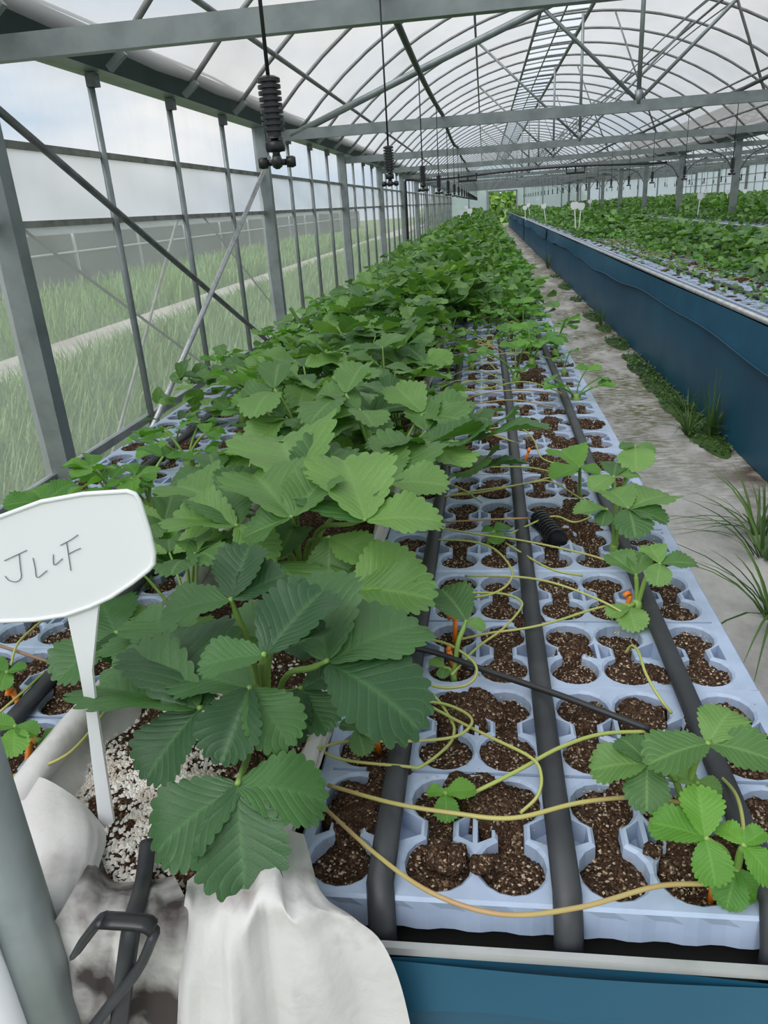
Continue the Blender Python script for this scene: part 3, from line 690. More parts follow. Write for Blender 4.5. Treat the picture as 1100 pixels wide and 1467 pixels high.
for mt in ('leaf', 'leaf_hero', 'leaf_young'):
    hi_mes[mt] = [to_mesh(mb, 'leaflet', mt, mb.uv) for mb in (leaflet_mesh(**d) for d in HI)]
mid_l = [leaflet_mesh(**{**d, 'nu': 20, 'nv': 2, 'teeth': 10}) for d in HI]
low_l = [leaflet_mesh(**{**d, 'nu': 4, 'nv': 1, 'teeth': 0}) for d in HI]
def frame(p, tip, nrm, length=None):
    y = Vector(tip)-Vector(p); L_ = length or y.length; y.normalize(); n = Vector(nrm); n = (n-y*n.dot(y)).normalized(); x = y.cross(n)
    return Matrix(((x.x*L_, y.x*L_, n.x*L_, p[0]), (x.y*L_, y.y*L_, n.y*L_, p[1]), (x.z*L_, y.z*L_, n.z*L_, p[2]), (0, 0, 0, 1)))
class LeafVar: pass
def leaf_variant(seed, rad, hgt, size, mt):
    """one trifoliate leaf growing from the crown at the origin towards +X"""
    r = random.Random(seed); lv = LeafVar()
    c = Vector((rad, r.uniform(-.02, .02), hgt)); lv.c = c
    lv.path = spline([(0, 0, 0), (rad*.25, 0, hgt*.5), (rad*.7, c.y*.6, hgt*.86), c], 4)
    lv.mats = []; lv.k = []
    out = Vector((1, 0, r.uniform(-.55, .40))).normalized(); tilt = Vector((-.25+out.z*-.8, r.uniform(-.3, .3), 1)).normalized()
    side = tilt.cross(out).normalized()
    for a, sc in ((0, 1.0), (1.35+r.uniform(-.2, .2), .93), (-1.35+r.uniform(-.2, .2), .93)):
        d = out*math.cos(a)+side*math.sin(a)+tilt*(.18 if a else 0)
        lv.mats.append(frame(c+d*.004, c+d*size*sc*r.uniform(.9, 1.08), tilt+d*-.12)); lv.k.append(r.randrange(5))
    lv.pet = MB().tube(lv.path, [.0032]*(len(lv.path)-4)+[.0024]*4, 6).mesh('leaf', 'petiole', True)
    lv.mt = mt
    mb = MB(); uv = []
    mb.tube(lv.path, .0026, 4, caps=False); uv += [(.5, .5)]*len(mb.v)
    for M, k in zip(lv.mats, lv.k):
        src = mid_l[k]; mb.add([M @ Vector(v) for v in src.v], src.f); uv += src.uv
    lv.mid = to_mesh(mb, 'leaf', mt, uv)
    return lv
moth = [leaf_variant(100+i, rad, hgt, sz, 'leaf') for i, (rad, hgt, sz) in enumerate([(.03, .24, .10), (.07, .26, .115), (.10, .23, .12), (.13, .20, .12), (.16, .17, .115), (.18, .12, .11), (.15, .22, .11), (.09, .17, .10), (.20, .15, .12), (.05, .20, .09)])]
dau = [leaf_variant(200+i, rad, hgt, sz, 'leaf_young') for i, (rad, hgt, sz) in enumerate([(.02, .10, .05), (.05, .085, .055), (.07, .06, .055), (.04, .12, .06), (.085, .09, .06)])]
crown_me = MB().lathe([(0, .03), (.008, .028), (.014, .012), (.012, -.02), (0, -.02)], 8).mesh('crown', 'petiole', True)
def plant(x, y, z, kind, n, hi, label, group, scale=1.0):
    t = link('strawberry_plant', None, None, (x, y, z), random.uniform(0, 6.28)); t.scale = (scale,)*3; tag(t, label, 'plant', group)
    link('crown', crown_me, t)
    pool = moth if kind == 'm' else dau; a = 0
    for i in range(n):
        lv = pool[(i*3+random.randrange(2)) % len(pool)] if kind == 'm' else random.choice(pool); a += 2.4+random.uniform(-.5, .5)
        s_ = random.uniform(.82, 1.12)
        if hi:
            l = link('leaf', lv.pet, t, (0, 0, 0), a); l.scale = (s_,)*3
            for M, k in zip(lv.mats, lv.k): q = link('leaflet', hi_mes[lv.mt][k], l); q.matrix_local = M
        else:
            l = link('leaf', lv.mid, t, (0, 0, 0), a); l.scale = (s_,)*3
    return t
def hero(crown, leaves, label, group=None, mt='leaf_hero', up=.75, wide=1.10):
    """plant whose leaves are laid out one by one: (centre, height, [(tip, height), ...])"""
    c0 = at(*crown); t = link('strawberry_plant', None, None, c0); tag(t, label, 'plant', group)
    link('crown', crown_me, t).scale = (1 if len(leaves) > 4 else .75 if len(leaves) > 2 else .35,)*3; r = random.Random(int(crown[0]))
    for cx, cy, cz, tips in leaves:
        c = at(cx, cy, cz); q = c-c0
        path = spline([(0, 0, 0), q*.35+Vector((0, 0, .25*abs(q.z)+.004)), q*.8+Vector((0, 0, .08*abs(q.z))), q], 5)
        l = MB().tube(path, [.0036]*(len(path)-4)+[.0027]*4, 7).build('leaf', 'petiole', t, True)
        for tip in tips:
            e = at(*tip[:3]); k = tip[3] if len(tip) > 3 else r.randrange(5)
            tocam = (CAM-c).normalized(); n = Vector((0, 0, up))+tocam*(1-up)+Vector((r.uniform(-.1, .1), r.uniform(-.1, .1), 0))
            o = link('leaflet', hi_mes[mt][k], l); M = frame(q, e-c0, n); M = M @ Matrix.Diagonal((wide, 1, 1, 1)); o.matrix_local = M
    return t
T = BT
GA = 'big mother plants along the trough'
hero((388, 1062, T), [
    (340, 1123, .855, [(214, 1212, .825, 2), (350, 1284, .800, 0), (468, 1136, .835, 2)]),
    (285, 1014, .890, [(203, 1112, .850, 0), (139, 976, .885, 3), (240, 884, .925, 2)]),
    (378, 937, .955, [(285, 948, .955, 0), (460, 842, .985, 1), (466, 896, .960, 3)]),
    (357, 985, .905, [(316, 1092, .862, 3), (416, 1062, .870, 2), (262, 960, .90, 1)]),
    (469, 946, .920, [(600, 882, .925, 0), (604, 1028, .890, 2), (440, 822, .965, 1)]),
    (330, 857, .965, [(233, 873, .960, 0), (356, 780, 1.00, 1), (408, 822, .975, 4)]),
    (395, 905, .90, [(330, 880, .91, 0), (450, 930, .88, 2), (420, 850, .92, 0)]),
    (432, 985, .865, [(398, 1062, .835, 2), (470, 1045, .84, 0), (492, 955, .88, 0)]),
    (250, 935, .870, [(165, 900, .87, 0), (215, 862, .89, 2), (205, 985, .855, 0)]),
    (165, 905, .845, [(78, 968, .825, 0), (140, 850, .86, 2), (200, 950, .84, 3)]),
], 'large dark green strawberry plant overhanging the white fleece at the trough front', GA)
hero((432, 836, T), [
    (417, 740, .955, [(362, 672, .985, 1), (470, 676, .990, 1), (350, 768, .930, 4)]),
    (524, 744, .950, [(452, 676, .975, 0), (492, 652, 1.00, 1), (632, 738, .945, 0)]),
    (472, 769, .900, [(470, 832, .855, 2), (534, 800, .880, 0)]),
    (338, 752, .930, [(246, 736, .935, 1), (300, 700, .95, 0), (390, 800, .89, 2)]),
    (505, 842, .860, [(595, 792, .885, 0), (618, 850, .865, 0), (520, 800, .86, 2)]),
    (398, 800, .875, [(336, 786, .88, 0), (436, 856, .86, 2), (420, 752, .89, 1)]),
    (560, 690, .93, [(600, 628, .955, 1), (640, 690, .93, 0), (530, 640, .955, 0)]),
    (320, 720, .92, [(250, 690, .93, 1), (350, 665, .96, 0)]),
    (430, 690, .97, [(400, 620, .99, 1), (490, 640, .985, 4)]),
], 'leafy strawberry plant second along the trough, with upright folded leaflets', GA, 'leaf', .7)
plant(-.44, .93, BT-.02, 'm', 7, True, 'strawberry plant half hidden behind the white name tag', GA, .72)
plant(-.46, 1.22, BT-.02, 'm', 9, True, 'strawberry plant crowding the trough edge near the corrugated wall side trays', GA, .85)
ys = 1.42; i = 0; LM = 'strawberry mother plant in the dense green row down the trough'
while ys < 13.2:
    plant(-.345+random.uniform(-.13, .15), ys, BT-.015, 'm', 13 if ys < 6 else 12, ys < 3.2, 'strawberry mother plant in the trough, '+seg(ys), GA, random.uniform(.86, 1.08)); ys += random.uniform(.115, .165)
# small plants on the aisle side trays, laid out one by one
GD = 'young plants rooting in the aisle side trays'
hero((980, 1158, T), [
    (1015, 1063, .835, [(928, 1088, .828, 0), (1048, 1010, .850, 2), (1112, 1085, .835, 0)]),
    (927, 1092, .805, [(846, 1098, .795, 0), (926, 1158, .785, 2), (890, 1052, .815, 2)]),
    (1000, 1120, .78, [(960, 1105, .775, 0), (1035, 1130, .775, 0)]),
], 'young dark green plant beside the aisle hose near the bench front', None, 'leaf', .8)
hero((1050, 1272, T), [
    (1010, 1199, .800, [(932, 1174, .800, 0), (1027, 1268, .778, 2), (1000, 1126, .825, 1)]),
    (1066, 1209, .800, [(1030, 1180, .80, 0), (1112, 1262, .785, 2), (1095, 1190, .805, 1)]),
    (1055, 1245, .765, [(1040, 1300, .745, 2), (1085, 1290, .745, 0)]),
], 'bright green young plant in the front row of cells', None, 'leaf_young', .8)
hero((880, 790, T), [
    (900, 727, .850, [(872, 696, .862, 0), (960, 702, .856, 0), (911, 762, .835, 2), (956, 744, .840, 0)]),
    (869, 729, .840, [(823, 734, .838, 1), (862, 750, .825, 2)]),
    (879, 681, .870, [(917, 680, .868, 0), (848, 696, .862, 2), (884, 658, .880, 0)]),
    (910, 638, .900, [(938, 645, .895, 2), (911, 666, .885, 2), (888, 640, .90, 0)]),
], 'tall young plant rising over the aisle hose', None, 'leaf', .8)
hero((911, 876, T), [
    (946, 806, .825, [(998, 804, .825, 0), (941, 834, .812, 2), (930, 780, .835, 1)]),
    (911, 822, .800, [(874, 792, .815, 1), (922, 792, .815, 1)]),
    (900, 868, .755, [(872, 880, .752, 0), (910, 898, .748, 2)]),
], 'young plant sprawling across the aisle hose in front of a taller one', None, 'leaf', .8)
hero((830, 715, T), [(830, 668, .835, [(793, 684, .828, 1), (803, 642, .845, 1), (858, 676, .83, 0)])], 'small bright plant left of the tall young plant', None, 'leaf_young', .8)
hero((650, 975, T-.008), [(668, 888, .805, [(632, 838, .825, 0), (694, 898, .80, 2)]), (636, 955, .745, [(616, 945, .748, 0), (634, 970, .742, 0)])], 'small plant with an orange clip beside the drip hose', None, 'leaf', .8)
hero((640, 1150, T-.008), [(638, 1136, .758, [(680, 1128, .76, 0), (640, 1174, .748, 2), (612, 1132, .758, 0)])], 'tiny bright seedling between two drip hoses', None, 'leaf_young', .85)
hero((535, 1076, T-.008), [(512, 1044, .775, [(553, 1046, .775, 0), (522, 1078, .765, 2), (487, 1036, .78, 0)])], 'tiny seedling with an orange clip beside the fleece', None, 'leaf', .85)
hero((700, 780, T-.008), [(708, 760, .75, [(730, 752, .75, 0), (712, 775, .745, 2), (690, 758, .75, 0)])], 'tiny seedling in a cell near the ribbed weight', None, 'leaf_young', .85)
hero((30, 1075, T-.008), [(22, 1040, .785, [(52, 1050, .78, 0), (18, 1078, .775, 2), (-15, 1035, .79, 0)]), (60, 1060, .76, [(80, 1045, .765, 0), (70, 1080, .755, 2)])], 'small plant with an orange clip beside the galvanised corner post', None, 'leaf_young', .85)
hero((20, 1000, T-.008), [(10, 962, .78, [(36, 955, .785, 0), (0, 985, .775, 2), (-20, 950, .785, 0)])], 'small seedling below the white name tag', None, 'leaf_young', .85)
# scattered young plants
LD = 'young strawberry plant rooted in a cell of the aisle side trays'
cols = [-.196+t for t in TX]
y = 1.62
while y < 8.6:
    for x in cols:
        pr = {0: .5, 1: .10, 2: .16, 3: .30, 4: .34, 5: .22}[cols.index(x)]*(.55 if y < 2.2 else .8 if y < 3.5 else 1)
        if random.random() < pr*(.42 if y < 1.9 else .62): plant(x+random.uniform(-.01, .01), y+random.uniform(-.02, .02), BT-.012, 'd', random.choice((2, 3, 4, 5)), y < 2.4, 'young strawberry plant in an aisle side tray, '+seg(y), GD, random.uniform(.7, 1.25)*(1 if y < 4 else 1.15))
    y += .088
LW = 'young strawberry plant rooted in a tray beside the film wall'
for _ in range(52):
    y = .9+random.random()**1.4*10; x = random.uniform(-1.02, -.6)
    if y < 2.4 and x < -.9 and random.random() < .5: continue
    plant(x, y, BT-.012, 'd', random.choice((3, 4, 5)), y < 2.2, 'young strawberry plant in a tray beside the film wall, '+seg(y), 'young plants in the trays beside the film wall', random.uniform(.8, 1.4))
L2 = 'strawberry plant in the bushy row on the second bench'
y = 3.2
while y < 12.5:
    plant(2.12+random.uniform(-.1, .1), y, BT-.015, 'm', 12, False, L2, 'bushy plants on the second bench', random.uniform(.7, .95)); y += random.uniform(.19, .27)
for _ in range(26):
    y = 3.4+random.random()*9; x = 1.40+.52*random.random()**.6
    plant(x, y, BT-.012, 'd', random.choice((3, 4)), False, 'small strawberry plant in the aisle edge trays of the second bench', 'small plants on the second bench', random.uniform(.7, 1.2))

# ---- runners: long thin stems looping over the trays
RUN = [
 [(462,1155),(540,1225),(620,1280),(720,1310),(830,1300),(940,1270),(1020,1266)],
 [(470,1125),(560,1150),(650,1165),(735,1172),(830,1150),(915,1142),(975,1150)],
 [(670,1140),(740,1105),(800,1072),(860,1052),(925,1048)],
 [(430,1050),(480,1085),(580,1098),(605,1097),(641,1069),(650,1051),(647,1033),(623,998),(593,980)],
 [(440,1076),(500,1062),(580,1062),(649,1056),(675,1038),(669,1023),(638,1009),(600,1004)],
 [(598,974),(631,985),(666,982),(682,967),(677,947),(644,924),(605,914),(570,912)],
 [(647,967),(682,929),(720,901),(745,873),(745,860),(722,851),(682,849),(640,850)],
 [(659,916),(702,907),(753,900),(796,890),(860,870),(906,866)],
 [(591,869),(606,850),(622,838)],
 [(600,1003),(650,1030),(700,1055),(760,1085),(775,1110),(770,1140),(745,1165)],
 [(612,752),(669,763),(751,775),(844,795),(900,815)],
 [(615,773),(669,775),(707,786),(732,814),(729,835),(707,850),(680,856)],
 [(631,748),(734,743),(765,743)],
 [(730,765),(789,740),(822,748),(846,741)],
 [(619,715),(669,705),(745,694),(792,683)],
 [(634,711),(691,705),(762,691),(792,691),(833,715)],
 [(628,667),(702,669),(751,669),(797,677)],
 [(672,619),(713,613),(748,615),(765,631),(775,655),(797,665)],
 [(601,583),(650,583),(680,595),(696,615),(737,634)],
 [(623,604),(683,609),(707,623),(745,636)],
 [(666,825),(735,826),(792,835),(857,859),(905,885)],
 [(724,778),(786,814),(835,825)],
 [(560,700),(620,690),(660,700),(690,720)],
 [(962,1022),(945,1000),(925,965),(915,935),(905,925),(896,935)],
 [(20,1111),(82,1089),(117,1062),(160,1007)],
 [(0,1020),(40,985),(65,962)],
 [(16,953),(27,920),(65,885)],
 [(1030,1110),(1055,1140),(1065,1190),(1060,1240)],
]
mothers = [o for o in COL.objects if o.name.startswith('strawberry_plant') and o.parent is None]
def nearest(p, pool): return min(pool, key=lambda o: (o.location-p).length)
for i, r_ in enumerate(RUN):
    n = len(r_); pts = []
    for k, (px, py) in enumerate(r_):
        lift = .012+.018*math.sin(PI*k/(n-1))*(1+.6*math.sin(i*1.7))
        pts.append(at(px, py, BT+lift))
    own = nearest(pts[0], mothers)
    sp_ = spline(pts, 7); Mi = own.matrix_basis.inverted()
    thick = .0024 if i in (0, 1, 2) else .0019
    MB().tube([Mi @ p for p in sp_], thick/own.scale[0], 6).build('runner', 'stem_red' if i in (0, 1, 12, 18) else 'stem', own, True)
# more runners farther down, crossing from the trough to the aisle
for i in range(46):
    y = 1.5+random.random()*6.5; x0 = random.uniform(-.22, -.05); x1 = x0+random.uniform(.12, .42)
    p = [Vector((x0+(x1-x0)*t, y+random.uniform(-.06, .06)+.05*math.sin(t*3), BT+.012+.03*math.sin(t*PI))) for t in (0, .33, .66, 1)]
    own = nearest(p[0], mothers); Mi = own.matrix_basis.inverted()
    MB().tube([Mi @ q for q in spline(p, 5)], .0019/own.scale[0], 5).build('runner', random.choice(('stem', 'stem', 'stem_red')), own, True)

second = [o for o in mothers if 1.3 < o.location.x < 2.5]
for i in range(70):
    y = 3.2+random.random()*8; x0 = random.uniform(1.40, 1.75); x1 = x0+random.uniform(.08, .25)
    p = [Vector((x0+(x1-x0)*t, y+random.uniform(-.08, .08), BT+.012+.03*math.sin(t*PI))) for t in (0, .33, .66, 1)]
    own = nearest(p[0], second); Mi = own.matrix_basis.inverted()
    MB().tube([Mi @ q for q in spline(p, 4)], .0024/own.scale[0], 4).build('runner', random.choice(('dead', 'stem_red', 'stem')), own, True)
# ---- foliage too far away or too hidden to pick apart
LVa = np.array(low_l[0].v); LF = np.array(low_l[0].f); LUV = np.array(low_l[0].uv)
def mass(name, regs, material):
    V = []; Fc = []; U = []; off = 0
    for (x0, x1, y0, y1, z0, z1, n, sz) in regs:
        px_ = rng.uniform(x0, x1, n); py_ = y0+(y1-y0)*rng.random(n)**1.25; pz = z0+(z1-z0)*rng.random(n)**.8
        az = rng.uniform(0, 6.283, n); el = rng.normal(.05, .45, n); tl_ = rng.normal(0, .5, n); L_ = sz*rng.uniform(.7, 1.25, n)
        y = np.stack([np.cos(az)*np.cos(el), np.sin(az)*np.cos(el), np.sin(el)], -1)
        up = np.tile([0., 0, 1], (n, 1))+np.stack([-np.sin(az)*tl_, np.cos(az)*tl_, 0*tl_], -1)
        nn = up-y*np.sum(up*y, -1, keepdims=True); nn /= np.linalg.norm(nn, axis=1, keepdims=True); x = np.cross(y, nn)
        k = rng.integers(0, len(low_l), n)
        A = np.array([l.v for l in low_l])[k]
        v = (A[..., 0:1]*x[:, None]+A[..., 1:2]*y[:, None]+A[..., 2:3]*nn[:, None])*L_[:, None, None]+np.stack([px_, py_, pz], -1)[:, None]
        m_ = v.shape[1]; V.append(v.reshape(-1, 3)); Fc.append((LF[None]+off+m_*np.arange(n)[:, None, None]).reshape(-1, 4)); U.append(np.tile(LUV, (n, 1))); off += n*m_
    V = np.concatenate(V); Fc = np.concatenate(Fc); U = np.concatenate(U)
    me = bpy.data.meshes.new(name); me.vertices.add(len(V)); me.vertices.foreach_set('co', V.ravel().astype(np.float32))
    me.loops.add(Fc.size); me.loops.foreach_set('vertex_index', Fc.ravel().astype(np.int32)); me.polygons.add(len(Fc))
    me.polygons.foreach_set('loop_start', (np.arange(len(Fc))*4).astype(np.int32)); me.polygons.foreach_set('use_smooth', np.ones(len(Fc), bool))
    me.update(calc_edges=True); me.materials.append(MATS[material])
    L_ = me.uv_layers.new(name='UVMap'); L_.data.foreach_set('uv', U[Fc.ravel()].astype(np.float32).ravel()); me.validate(); return me
regs = [(1.40, 1.85, 2.8, 14.0, BT+.005, BT+.05, 600, .045), (-1.04, -.56, 2.2, 9.5, BT+.01, BT+.13, 750, .075), (-.15, .34, 4.2, 11.0, BT+.01, BT+.12, 1500, .07), (-.62, -.08, 4.0, 13.5, BT+.05, BT+.25, 1300, .11), (-.60, -.12, 13.0, 44.5, BT+.03, BT+.26, 5200, .12), (-.15, .34, 10.2, 44.5, BT+.01, BT+.13, 5200, .075), (-1.06, -.55, 9, 44.5, BT+.01, BT+.14, 4200, .08),
        (1.85, 2.42, 12.3, 44.5, BT+.03, BT+.25, 5200, .11), (1.42, 1.9, 12, 44.5, BT+.01, BT+.12, 3600, .075), (2.3, 2.8, 3.5, 44.5, BT+.02, BT+.18, 5200, .085), (1.75, 2.0, 3.2, 14, BT+.02, BT+.12, 700, .075),
        (4.35, 5.5, 8.5, 44.5, BT+.05, BT+.27, 11000, .12), (4.12, 4.4, 9, 44.5, BT+.01, BT+.14, 2600, .08),
        (6.6, 8.0, 14, 44.5, BT+.05, BT+.27, 9000, .12), (8.9, 10.3, 20, 44.5, BT+.05, BT+.27, 7000, .12)]
o = link('strawberry_foliage', mass('strawberry_foliage', regs, 'leaf')); tag(o, 'green mass of strawberry foliage filling the benches into the distance', 'foliage', kind='stuff')

# ================================================================== NAME TAGS
def tag_plate(pts2, th=.0025):
    mb = MB(); n = len(pts2); mb.v = [(x, -th/2, z) for x, z in pts2]+[(x, th/2, z) for x, z in pts2]
    mb.f = [tuple(range(n)), tuple(range(n, 2*n))[::-1]]+[(i, i+n, (i+1) % n+n, (i+1) % n) for i in range(n)]; return mb
base = atY(152, 1185, .59); nt_ = link('name_tag', None, None, base); tag(nt_, 'large white plastic name tag with handwriting stuck in the perlite', 'name tag')
out_px = [(-42, 770), (-20, 752), (0, 740), (60, 718), (120, 707), (183, 703), (194, 707), (200, 716), (214, 760), (221, 790), (221, 806), (214, 815), (190, 834), (160, 854), (130, 868), (95, 880), (50, 887), (0, 889), (-30, 886), (-46, 860), (-48, 800)]
rel = [atY(x, y, .59)-base for x, y in out_px]
pl_ = tag_plate([(p.x, p.z) for p in rel][::-1]).build('tag_plate', 'white_plastic', nt_)
rim = [Vector((p.x, -.0012, p.z)) for p in rel]; MB().tube(rim+[rim[0]], .0022, 6).build('tag_rim', 'white_plastic', pl_, True)
st = [[(93, 872), (140, 868)], [(113, 965), (131, 962)], [(121, 1010), (136, 1008)], [(142, 1190), (162, 1180)]]
sv = []
for (a, b) in st:
    for q in (a, b): p = atY(*q, .59)-base; sv += [(p.x, .001, p.z), (p.x, .005, p.z)]
sm = MB(); sm.v = sv
for i in range(3):
    a, b = i*4, i*4+4; sm.f += [(a, a+2, b+2, b), (a+1, b+1, b+3, a+3), (a, b, b+1, a+1), (a+2, a+3, b+3, b+2)]
sm.f += [(0, 1, 3, 2), (12, 14, 15, 13)]
sm.build('tag_stem', 'white_plastic', nt_)
strokes = [[(8, 802), (40, 787)], [(29, 792), (31, 812), (32, 826), (25, 832), (15, 830), (9, 824)], [(49, 798), (52, 812), (55, 826), (69, 816)], [(78, 793), (78, 802), (80, 808), (91, 799)], [(97, 776), (100, 795), (103, 816)], [(88, 780), (103, 772), (113, 765)], [(99, 793), (108, 788), (117, 784)]]
hw = MB()
for s_ in strokes:
    p = [atY(x, y, .59)-base for x, y in s_]; hw.tube([Vector((q.x, -.0022, q.z)) for q in (spline(p, 4) if len(p) > 2 else p)], .00042, 5)
hw.build('handwriting', 'ink', pl_)
far_plate = MB(); rr = [(-.055, .0), (-.03, -.03), (.03, -.03), (.055, 0), (.062, .045), (.045, .075), (-.045, .075), (-.062, .045)]
far_me = tag_plate(rr, .004).mesh('tag_plate', 'white_plastic'); stem_me = MB().box((-.008, -.002, -.30), (.008, .002, -.025)).mesh('tag_stem', 'white_plastic')
for px, py, y, lab in ((660, 306, 17, 'white tag standing in the foliage of the near bench'), (673, 304, 18, 'white tag beside another in the far foliage of the near bench'), (668, 298, 30, 'tiny white tag deep in the near bench row'),
                       (823, 297, 12.5, 'white tag paired with another on the second bench'), (832, 298, 13, 'white tag just behind its pair on the second bench'), (779, 297, 19, 'small white tag farther along the second bench'),
                       (757, 295, 26, 'small white tag far along the second bench'), (752, 299, 22, 'tilted white tag near the seam of the second bench'), (1003, 283, 15.5, 'white tag tilted in front of the middle posts'), (1011, 275, 24, 'white tag behind the tilted one at the middle posts'),
                       (1042, 276, 22, 'white tag between the middle posts and the side wall'), (1067, 275, 25, 'white tag in foliage right of the nearest middle post'), (845, 290, 24, 'low white tag on the third bench')):
    p = atY(px, py, y); t = link('name_tag', None, None, p, random.uniform(-.4, .4)); t.rotation_euler[1] = random.uniform(-.2, .2); tag(t, lab, 'name tag')
    link('tag_plate', far_me, t); link('tag_stem', stem_me, t)

# ================================================================== SMALL THINGS ON THE TRAYS
clip_m = MB().tube([(0, 0, -.02), (0, 0, .012)], .0032, 6).tube([(0, 0, .012), (.004, 0, .016), (.009, 0, .012)], .0030, 6).mesh('runner_clip', 'clip', True)
for px, py, lab in ((652, 905, 'seedling clip in the cell above the crossing black tube'), (647, 950, 'seedling clip beside the crossing black tube'), (541, 1072, 'seedling clip by the tiny seedling next to the fleece'), (25, 1006, 'seedling clip below the white name tag'), (42, 1082, 'seedling clip beside the corner post'),
                    (1022, 1270, 'seedling clip under the bright green plant in the front cells'), (900, 866, 'seedling clip under the plant sprawling over the aisle hose'), (755, 655, 'seedling clip among runners between two drip hoses'), (618, 640, 'seedling clip beside the bushy row')):
    p = at(px, py, BT); o = link('runner_clip', clip_m, None, (p.x, p.y, BT+.004), random.uniform(0, 6)); o.rotation_euler[0] = random.uniform(-.4, .4); o.scale = (1.3,)*3; tag(o, 'orange '+lab, 'clip')
o = link('fogger_weight', MB().lathe([(0, .004), (.012, .004), (.020, 0)]+rib_prof+[(.014, -.092), (.016, -.096), (0, -.096)], 18).mesh('fogger_weight', 'black_plastic'), None, at(772, 742, BT+.016)); o.rotation_euler = (math.radians(82), 0, math.radians(200)); tag(o, 'black ribbed weight lying on the trays beside a drip hose', 'weight')
o.scale = (.95,)*3
o = MB().tube(spline([at(560, 923, BT+.03), at(620, 934, BT+.025), at(700, 962, BT+.024), at(790, 992, BT+.026), at(860, 1018, BT+.025), at(930, 1045, BT+.015)], 8), .0042, 8).build('feeder_tube', 'tube_black', None, True); tag(o, 'thin black tube lying slantwise across two drip hoses', 'tube')
o = MB().tube(spline([at(0, 925, BT+.02), at(30, 935, BT+.022), at(70, 948, BT+.016)], 6), .0026, 6).build('dry_runner', 'dead', None, True); tag(o, 'dry brown runner on the tray behind the name tag', 'runner')
# clods of spilled potting mix on the front tray
for (px, py, r_, sd_, lab) in ((640, 1228, .020, 1, 'big brown soil clod on the front tray between two hoses'), (690, 1238, .012, 2, 'small soil clod beside the big one on the front tray'), (935, 1218, .009, 3, 'small soil clod at the trench of the front tray')):
    r = random.Random(sd_); mb = MB(); c = at(px, py, BT+.004)
    ph = [r.uniform(0, 6) for _ in range(6)]
    def fn(u, v):
        a, b = u*2*PI, v*PI; k = r_*(1+.18*math.sin(3*a+ph[0])*math.sin(2*b)+.12*math.sin(5*a+ph[1])*math.sin(3*b+ph[2])+.06*math.sin(9*a+ph[3])*math.sin(7*b)); return (k*math.cos(a)*math.sin(b), k*math.sin(a)*math.sin(b), k*.62*math.cos(b))
    o = mb.grid(fn, 24, 14).build('soil_clod', 'soil', None, True); o.location = c; tag(o, lab, 'soil clod')
o = MB().tube([(.30, 14.5, BT+.02), (.33, 19, BT+.03), (.31, 24, BT+.02)], .02, 8).build('white_pipe', 'white_plastic', None, True); tag(o, 'white pipe lying along the far aisle edge of the near bench', 'pipe')

# ================================================================== WEEDS AND OUTDOORS
def tuft(n, h, spread, seed, wdt=.004, droop=.5):
    r = random.Random(seed); mb = MB(); uv = []
    for _ in range(n):
        a = r.uniform(0, 6.28); l = h*r.uniform(.5, 1.1); lean = r.uniform(.1, 1)*spread; d = Vector((math.cos(a), math.sin(a), 0)); s_ = Vector((-d.y, d.x, 0)); b = d*r.uniform(0, .02); base = len(mb.v)
        for i in range(6):
            t = i/5; p = b+d*(lean*l*t*(.5+.5*t))+Vector((0, 0, l*(t-droop*lean*t*t*.9))); p.z = max(p.z, .003)
            w_ = wdt*(1-t**2*.95)
            mb.v += [tuple(p-s_*w_), tuple(p+s_*w_)]; uv += [(.2, t), (.8, t)]
            if i: q = base+2*i; mb.f.append((q-2, q-1, q+1, q))
    return to_mesh(mb, 'grass_tuft', 'weed', uv)
def weed(n, rad, h, seed):
    r = np.random.default_rng(seed); mb = MB(); uv = []
    for _ in range(n):
        a = r.uniform(0, 6.28); d = rad*math.sqrt(r.random()); p = Vector((d*math.cos(a)*.6, d*math.sin(a)*1.6, h*r.random()*(1-d/rad*.7)+.004)); t = Vector((math.cos(a+r.normal()), math.sin(a+r.normal()), r.normal()*.4)).normalized()
        M = frame(p, p+t*r.uniform(.012, .030), (r.normal()*.3, r.normal()*.3, 1)); s_ = low_l[0]; mb.add([M @ Vector(v) for v in s_.v], s_.f); uv += s_.uv
    k = len(mb.v); mb.grid(lambda u, v: (rad*.62*u*math.cos(v*2*PI)*(1+.12*math.sin(v*19)), rad*1.65*u*math.sin(v*2*PI)*(1+.12*math.sin(v*19)), .003+h*.25*(1-u)), 5, 24); uv += [(.3, .5)]*(len(mb.v)-k)
    return to_mesh(mb, 'weed_patch', 'weed', uv)
tufts = [tuft(30, .22, 1.7, 1, .0032, .52), tuft(34, .30, .55, 2, .0035, .5), tuft(24, .16, 1.7, 3, .0036, .52)]
for px, py, k, sc, lab in ((1092, 800, 0, 2.0, 'large sprawling grass tuft on the aisle'), (1108, 890, 0, 1.8, 'sprawling grass tuft nearest the bench end'), (1085, 765, 2, 2.0, 'low grass tuft behind the large one on the aisle'), (1018, 628, 1, 1.3, 'upright grass tuft at the foot of the blue bench'), (985, 622, 0, 1.5, 'drooping grass tuft beside the upright one'),
                           (990, 590, 2, 1.6, 'small grass tuft behind the upright one'), (860, 468, 1, .9, 'thin grass tuft farther along the blue bench'), (785, 385, 1, 1.3, 'grass tuft at the seam of the blue bench')):
    p = at(px, py, 0); o = link('grass_tuft', tufts[k], None, (min(p.x, 1.28), p.y, 0), random.uniform(0, 6)); o.scale = (sc,)*3; tag(o, lab, 'grass')
wd = [weed(190, .16, .06, 4), weed(120, .12, .05, 5)]
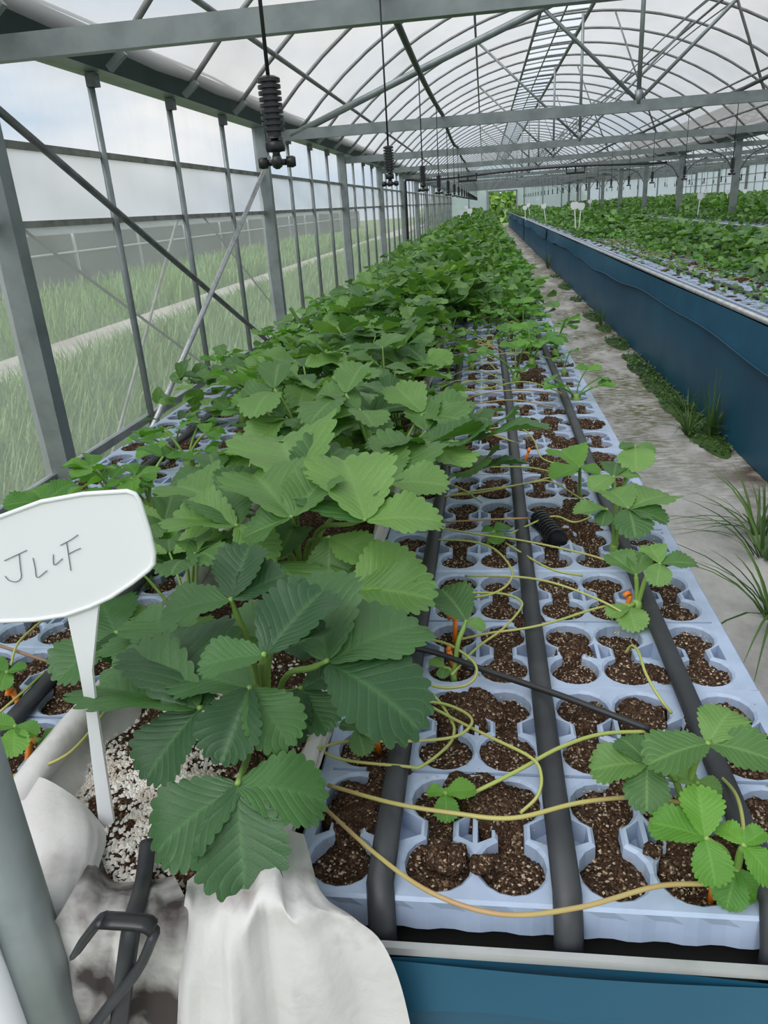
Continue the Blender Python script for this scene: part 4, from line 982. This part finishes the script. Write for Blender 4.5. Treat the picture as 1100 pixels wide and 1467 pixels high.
for i, (y, lab) in enumerate([(q, '') for q in (4.35, 4.7, 5.0, 5.3, 5.6, 5.9, 6.25, 6.7, 7.5, 8.4, 9.3, 11.0, 12.6, 14.5)]):
    o = link('weed_patch', wd[i % 2], None, (1.25, y, 0)); o.scale = (1.0, 1.3, 1.2); tag(o, 'low green weeds growing along the foot of the blue bench', 'weeds', 'weeds along the blue bench')
def blades(n, x0, x1, y0, y1, h, name, material):
    x = rng.uniform(x0, x1, n); y = y0+(y1-y0)*rng.random(n)**1.6; a = rng.uniform(0, 6.28, n); hh = h*rng.uniform(.4, 1.2, n); w_ = .0030+.0007*y
    d = np.stack([np.cos(a), np.sin(a), 0*a], -1); p = np.stack([x, y, 0*x-.03], -1); s_ = np.stack([-np.sin(a), np.cos(a), 0*a], -1)*w_[:, None]
    v = np.stack([p-s_, p+s_, p+d*.18*hh[:, None]+[0, 0, 1]*(hh*.6)[:, None]+s_*.7, p+d*.18*hh[:, None]+[0, 0, 1]*(hh*.6)[:, None]-s_*.7, p+d*.5*hh[:, None]+[0, 0, 1]*hh[:, None]], 1).reshape(-1, 3)
    f = []
    for i in range(n): b = 5*i; f += [(b, b+1, b+2, b+3), (b+3, b+2, b+4)]
    me = bpy.data.meshes.new(name); me.from_pydata(v.tolist(), [], f); me.materials.append(MATS[material]); me.update(); return me
o = link('meadow_grass', blades(46000, -4.1, -2.16, 2.5, 30, .34, 'meadow_grass', 'grass')); tag(o, 'tall meadow grass growing outside the film wall', 'grass', kind='stuff')
o = link('meadow_grass', blades(16000, -9, -5.4, 3, 40, .45, 'meadow_grass', 'grass')); tag(o, 'meadow grass beyond the concrete path outside', 'grass', kind='stuff')
nh = link('neighbour_greenhouse', None, None, (-12, 20, 0)); tag(nh, 'grey netted tunnel house standing outside beyond the path', 'greenhouse')
MB().box((-2.5, -22, 0), (1.2, 50, 1.25)).build('net_wall', 'far_grey', nh)
MB().tube([(1.25, -22, .8), (1.25, 50, .8)], .03, 6).build('rail', 'far_white', nh)
MB().grid(lambda u, v: (-2.5+3.7*u, -22+72*v, 1.25+.35*math.sin(u*PI)), 12, 4).build('net_roof', 'far_grey', nh, True)
for y in range(-20, 50, 4): MB().box((1.2, y-.03, 0), (1.27, y+.03, 1.25)).build('post', 'far_white', nh)
for x, y, r_, hh, lab in ((1.0, 54, 3.5, 2.0, 'green hedge seen through the far door'), (4.5, 58, 3, 2.6, 'bushy green shrub beyond the end wall'), (-2, 60, 3, 2.2, 'leafy shrub behind the far corner of the house')):
    R_ = np.random.default_rng(int(x*7+90)); mb = MB(); uv = []
    for _ in range(900):
        a, b = R_.uniform(0, 6.28), math.acos(R_.uniform(0, 1)); k = R_.uniform(.75, 1); p = Vector((r_*k*math.cos(a)*math.sin(b), 1.2*k*math.sin(a)*math.sin(b), hh*k*math.cos(b))); t = Vector(R_.normal(size=3)).normalized()
        M = frame(p, p+t*.4, (R_.normal(), R_.normal()-1, 1.2)); mb.add([M @ Vector(v) for v in low_l[0].v], low_l[0].f); uv += low_l[0].uv
    o = link('hedge_shrub', to_mesh(mb, 'hedge_shrub', 'grass', uv), None, (x, y, 0)); tag(o, lab, 'shrub')
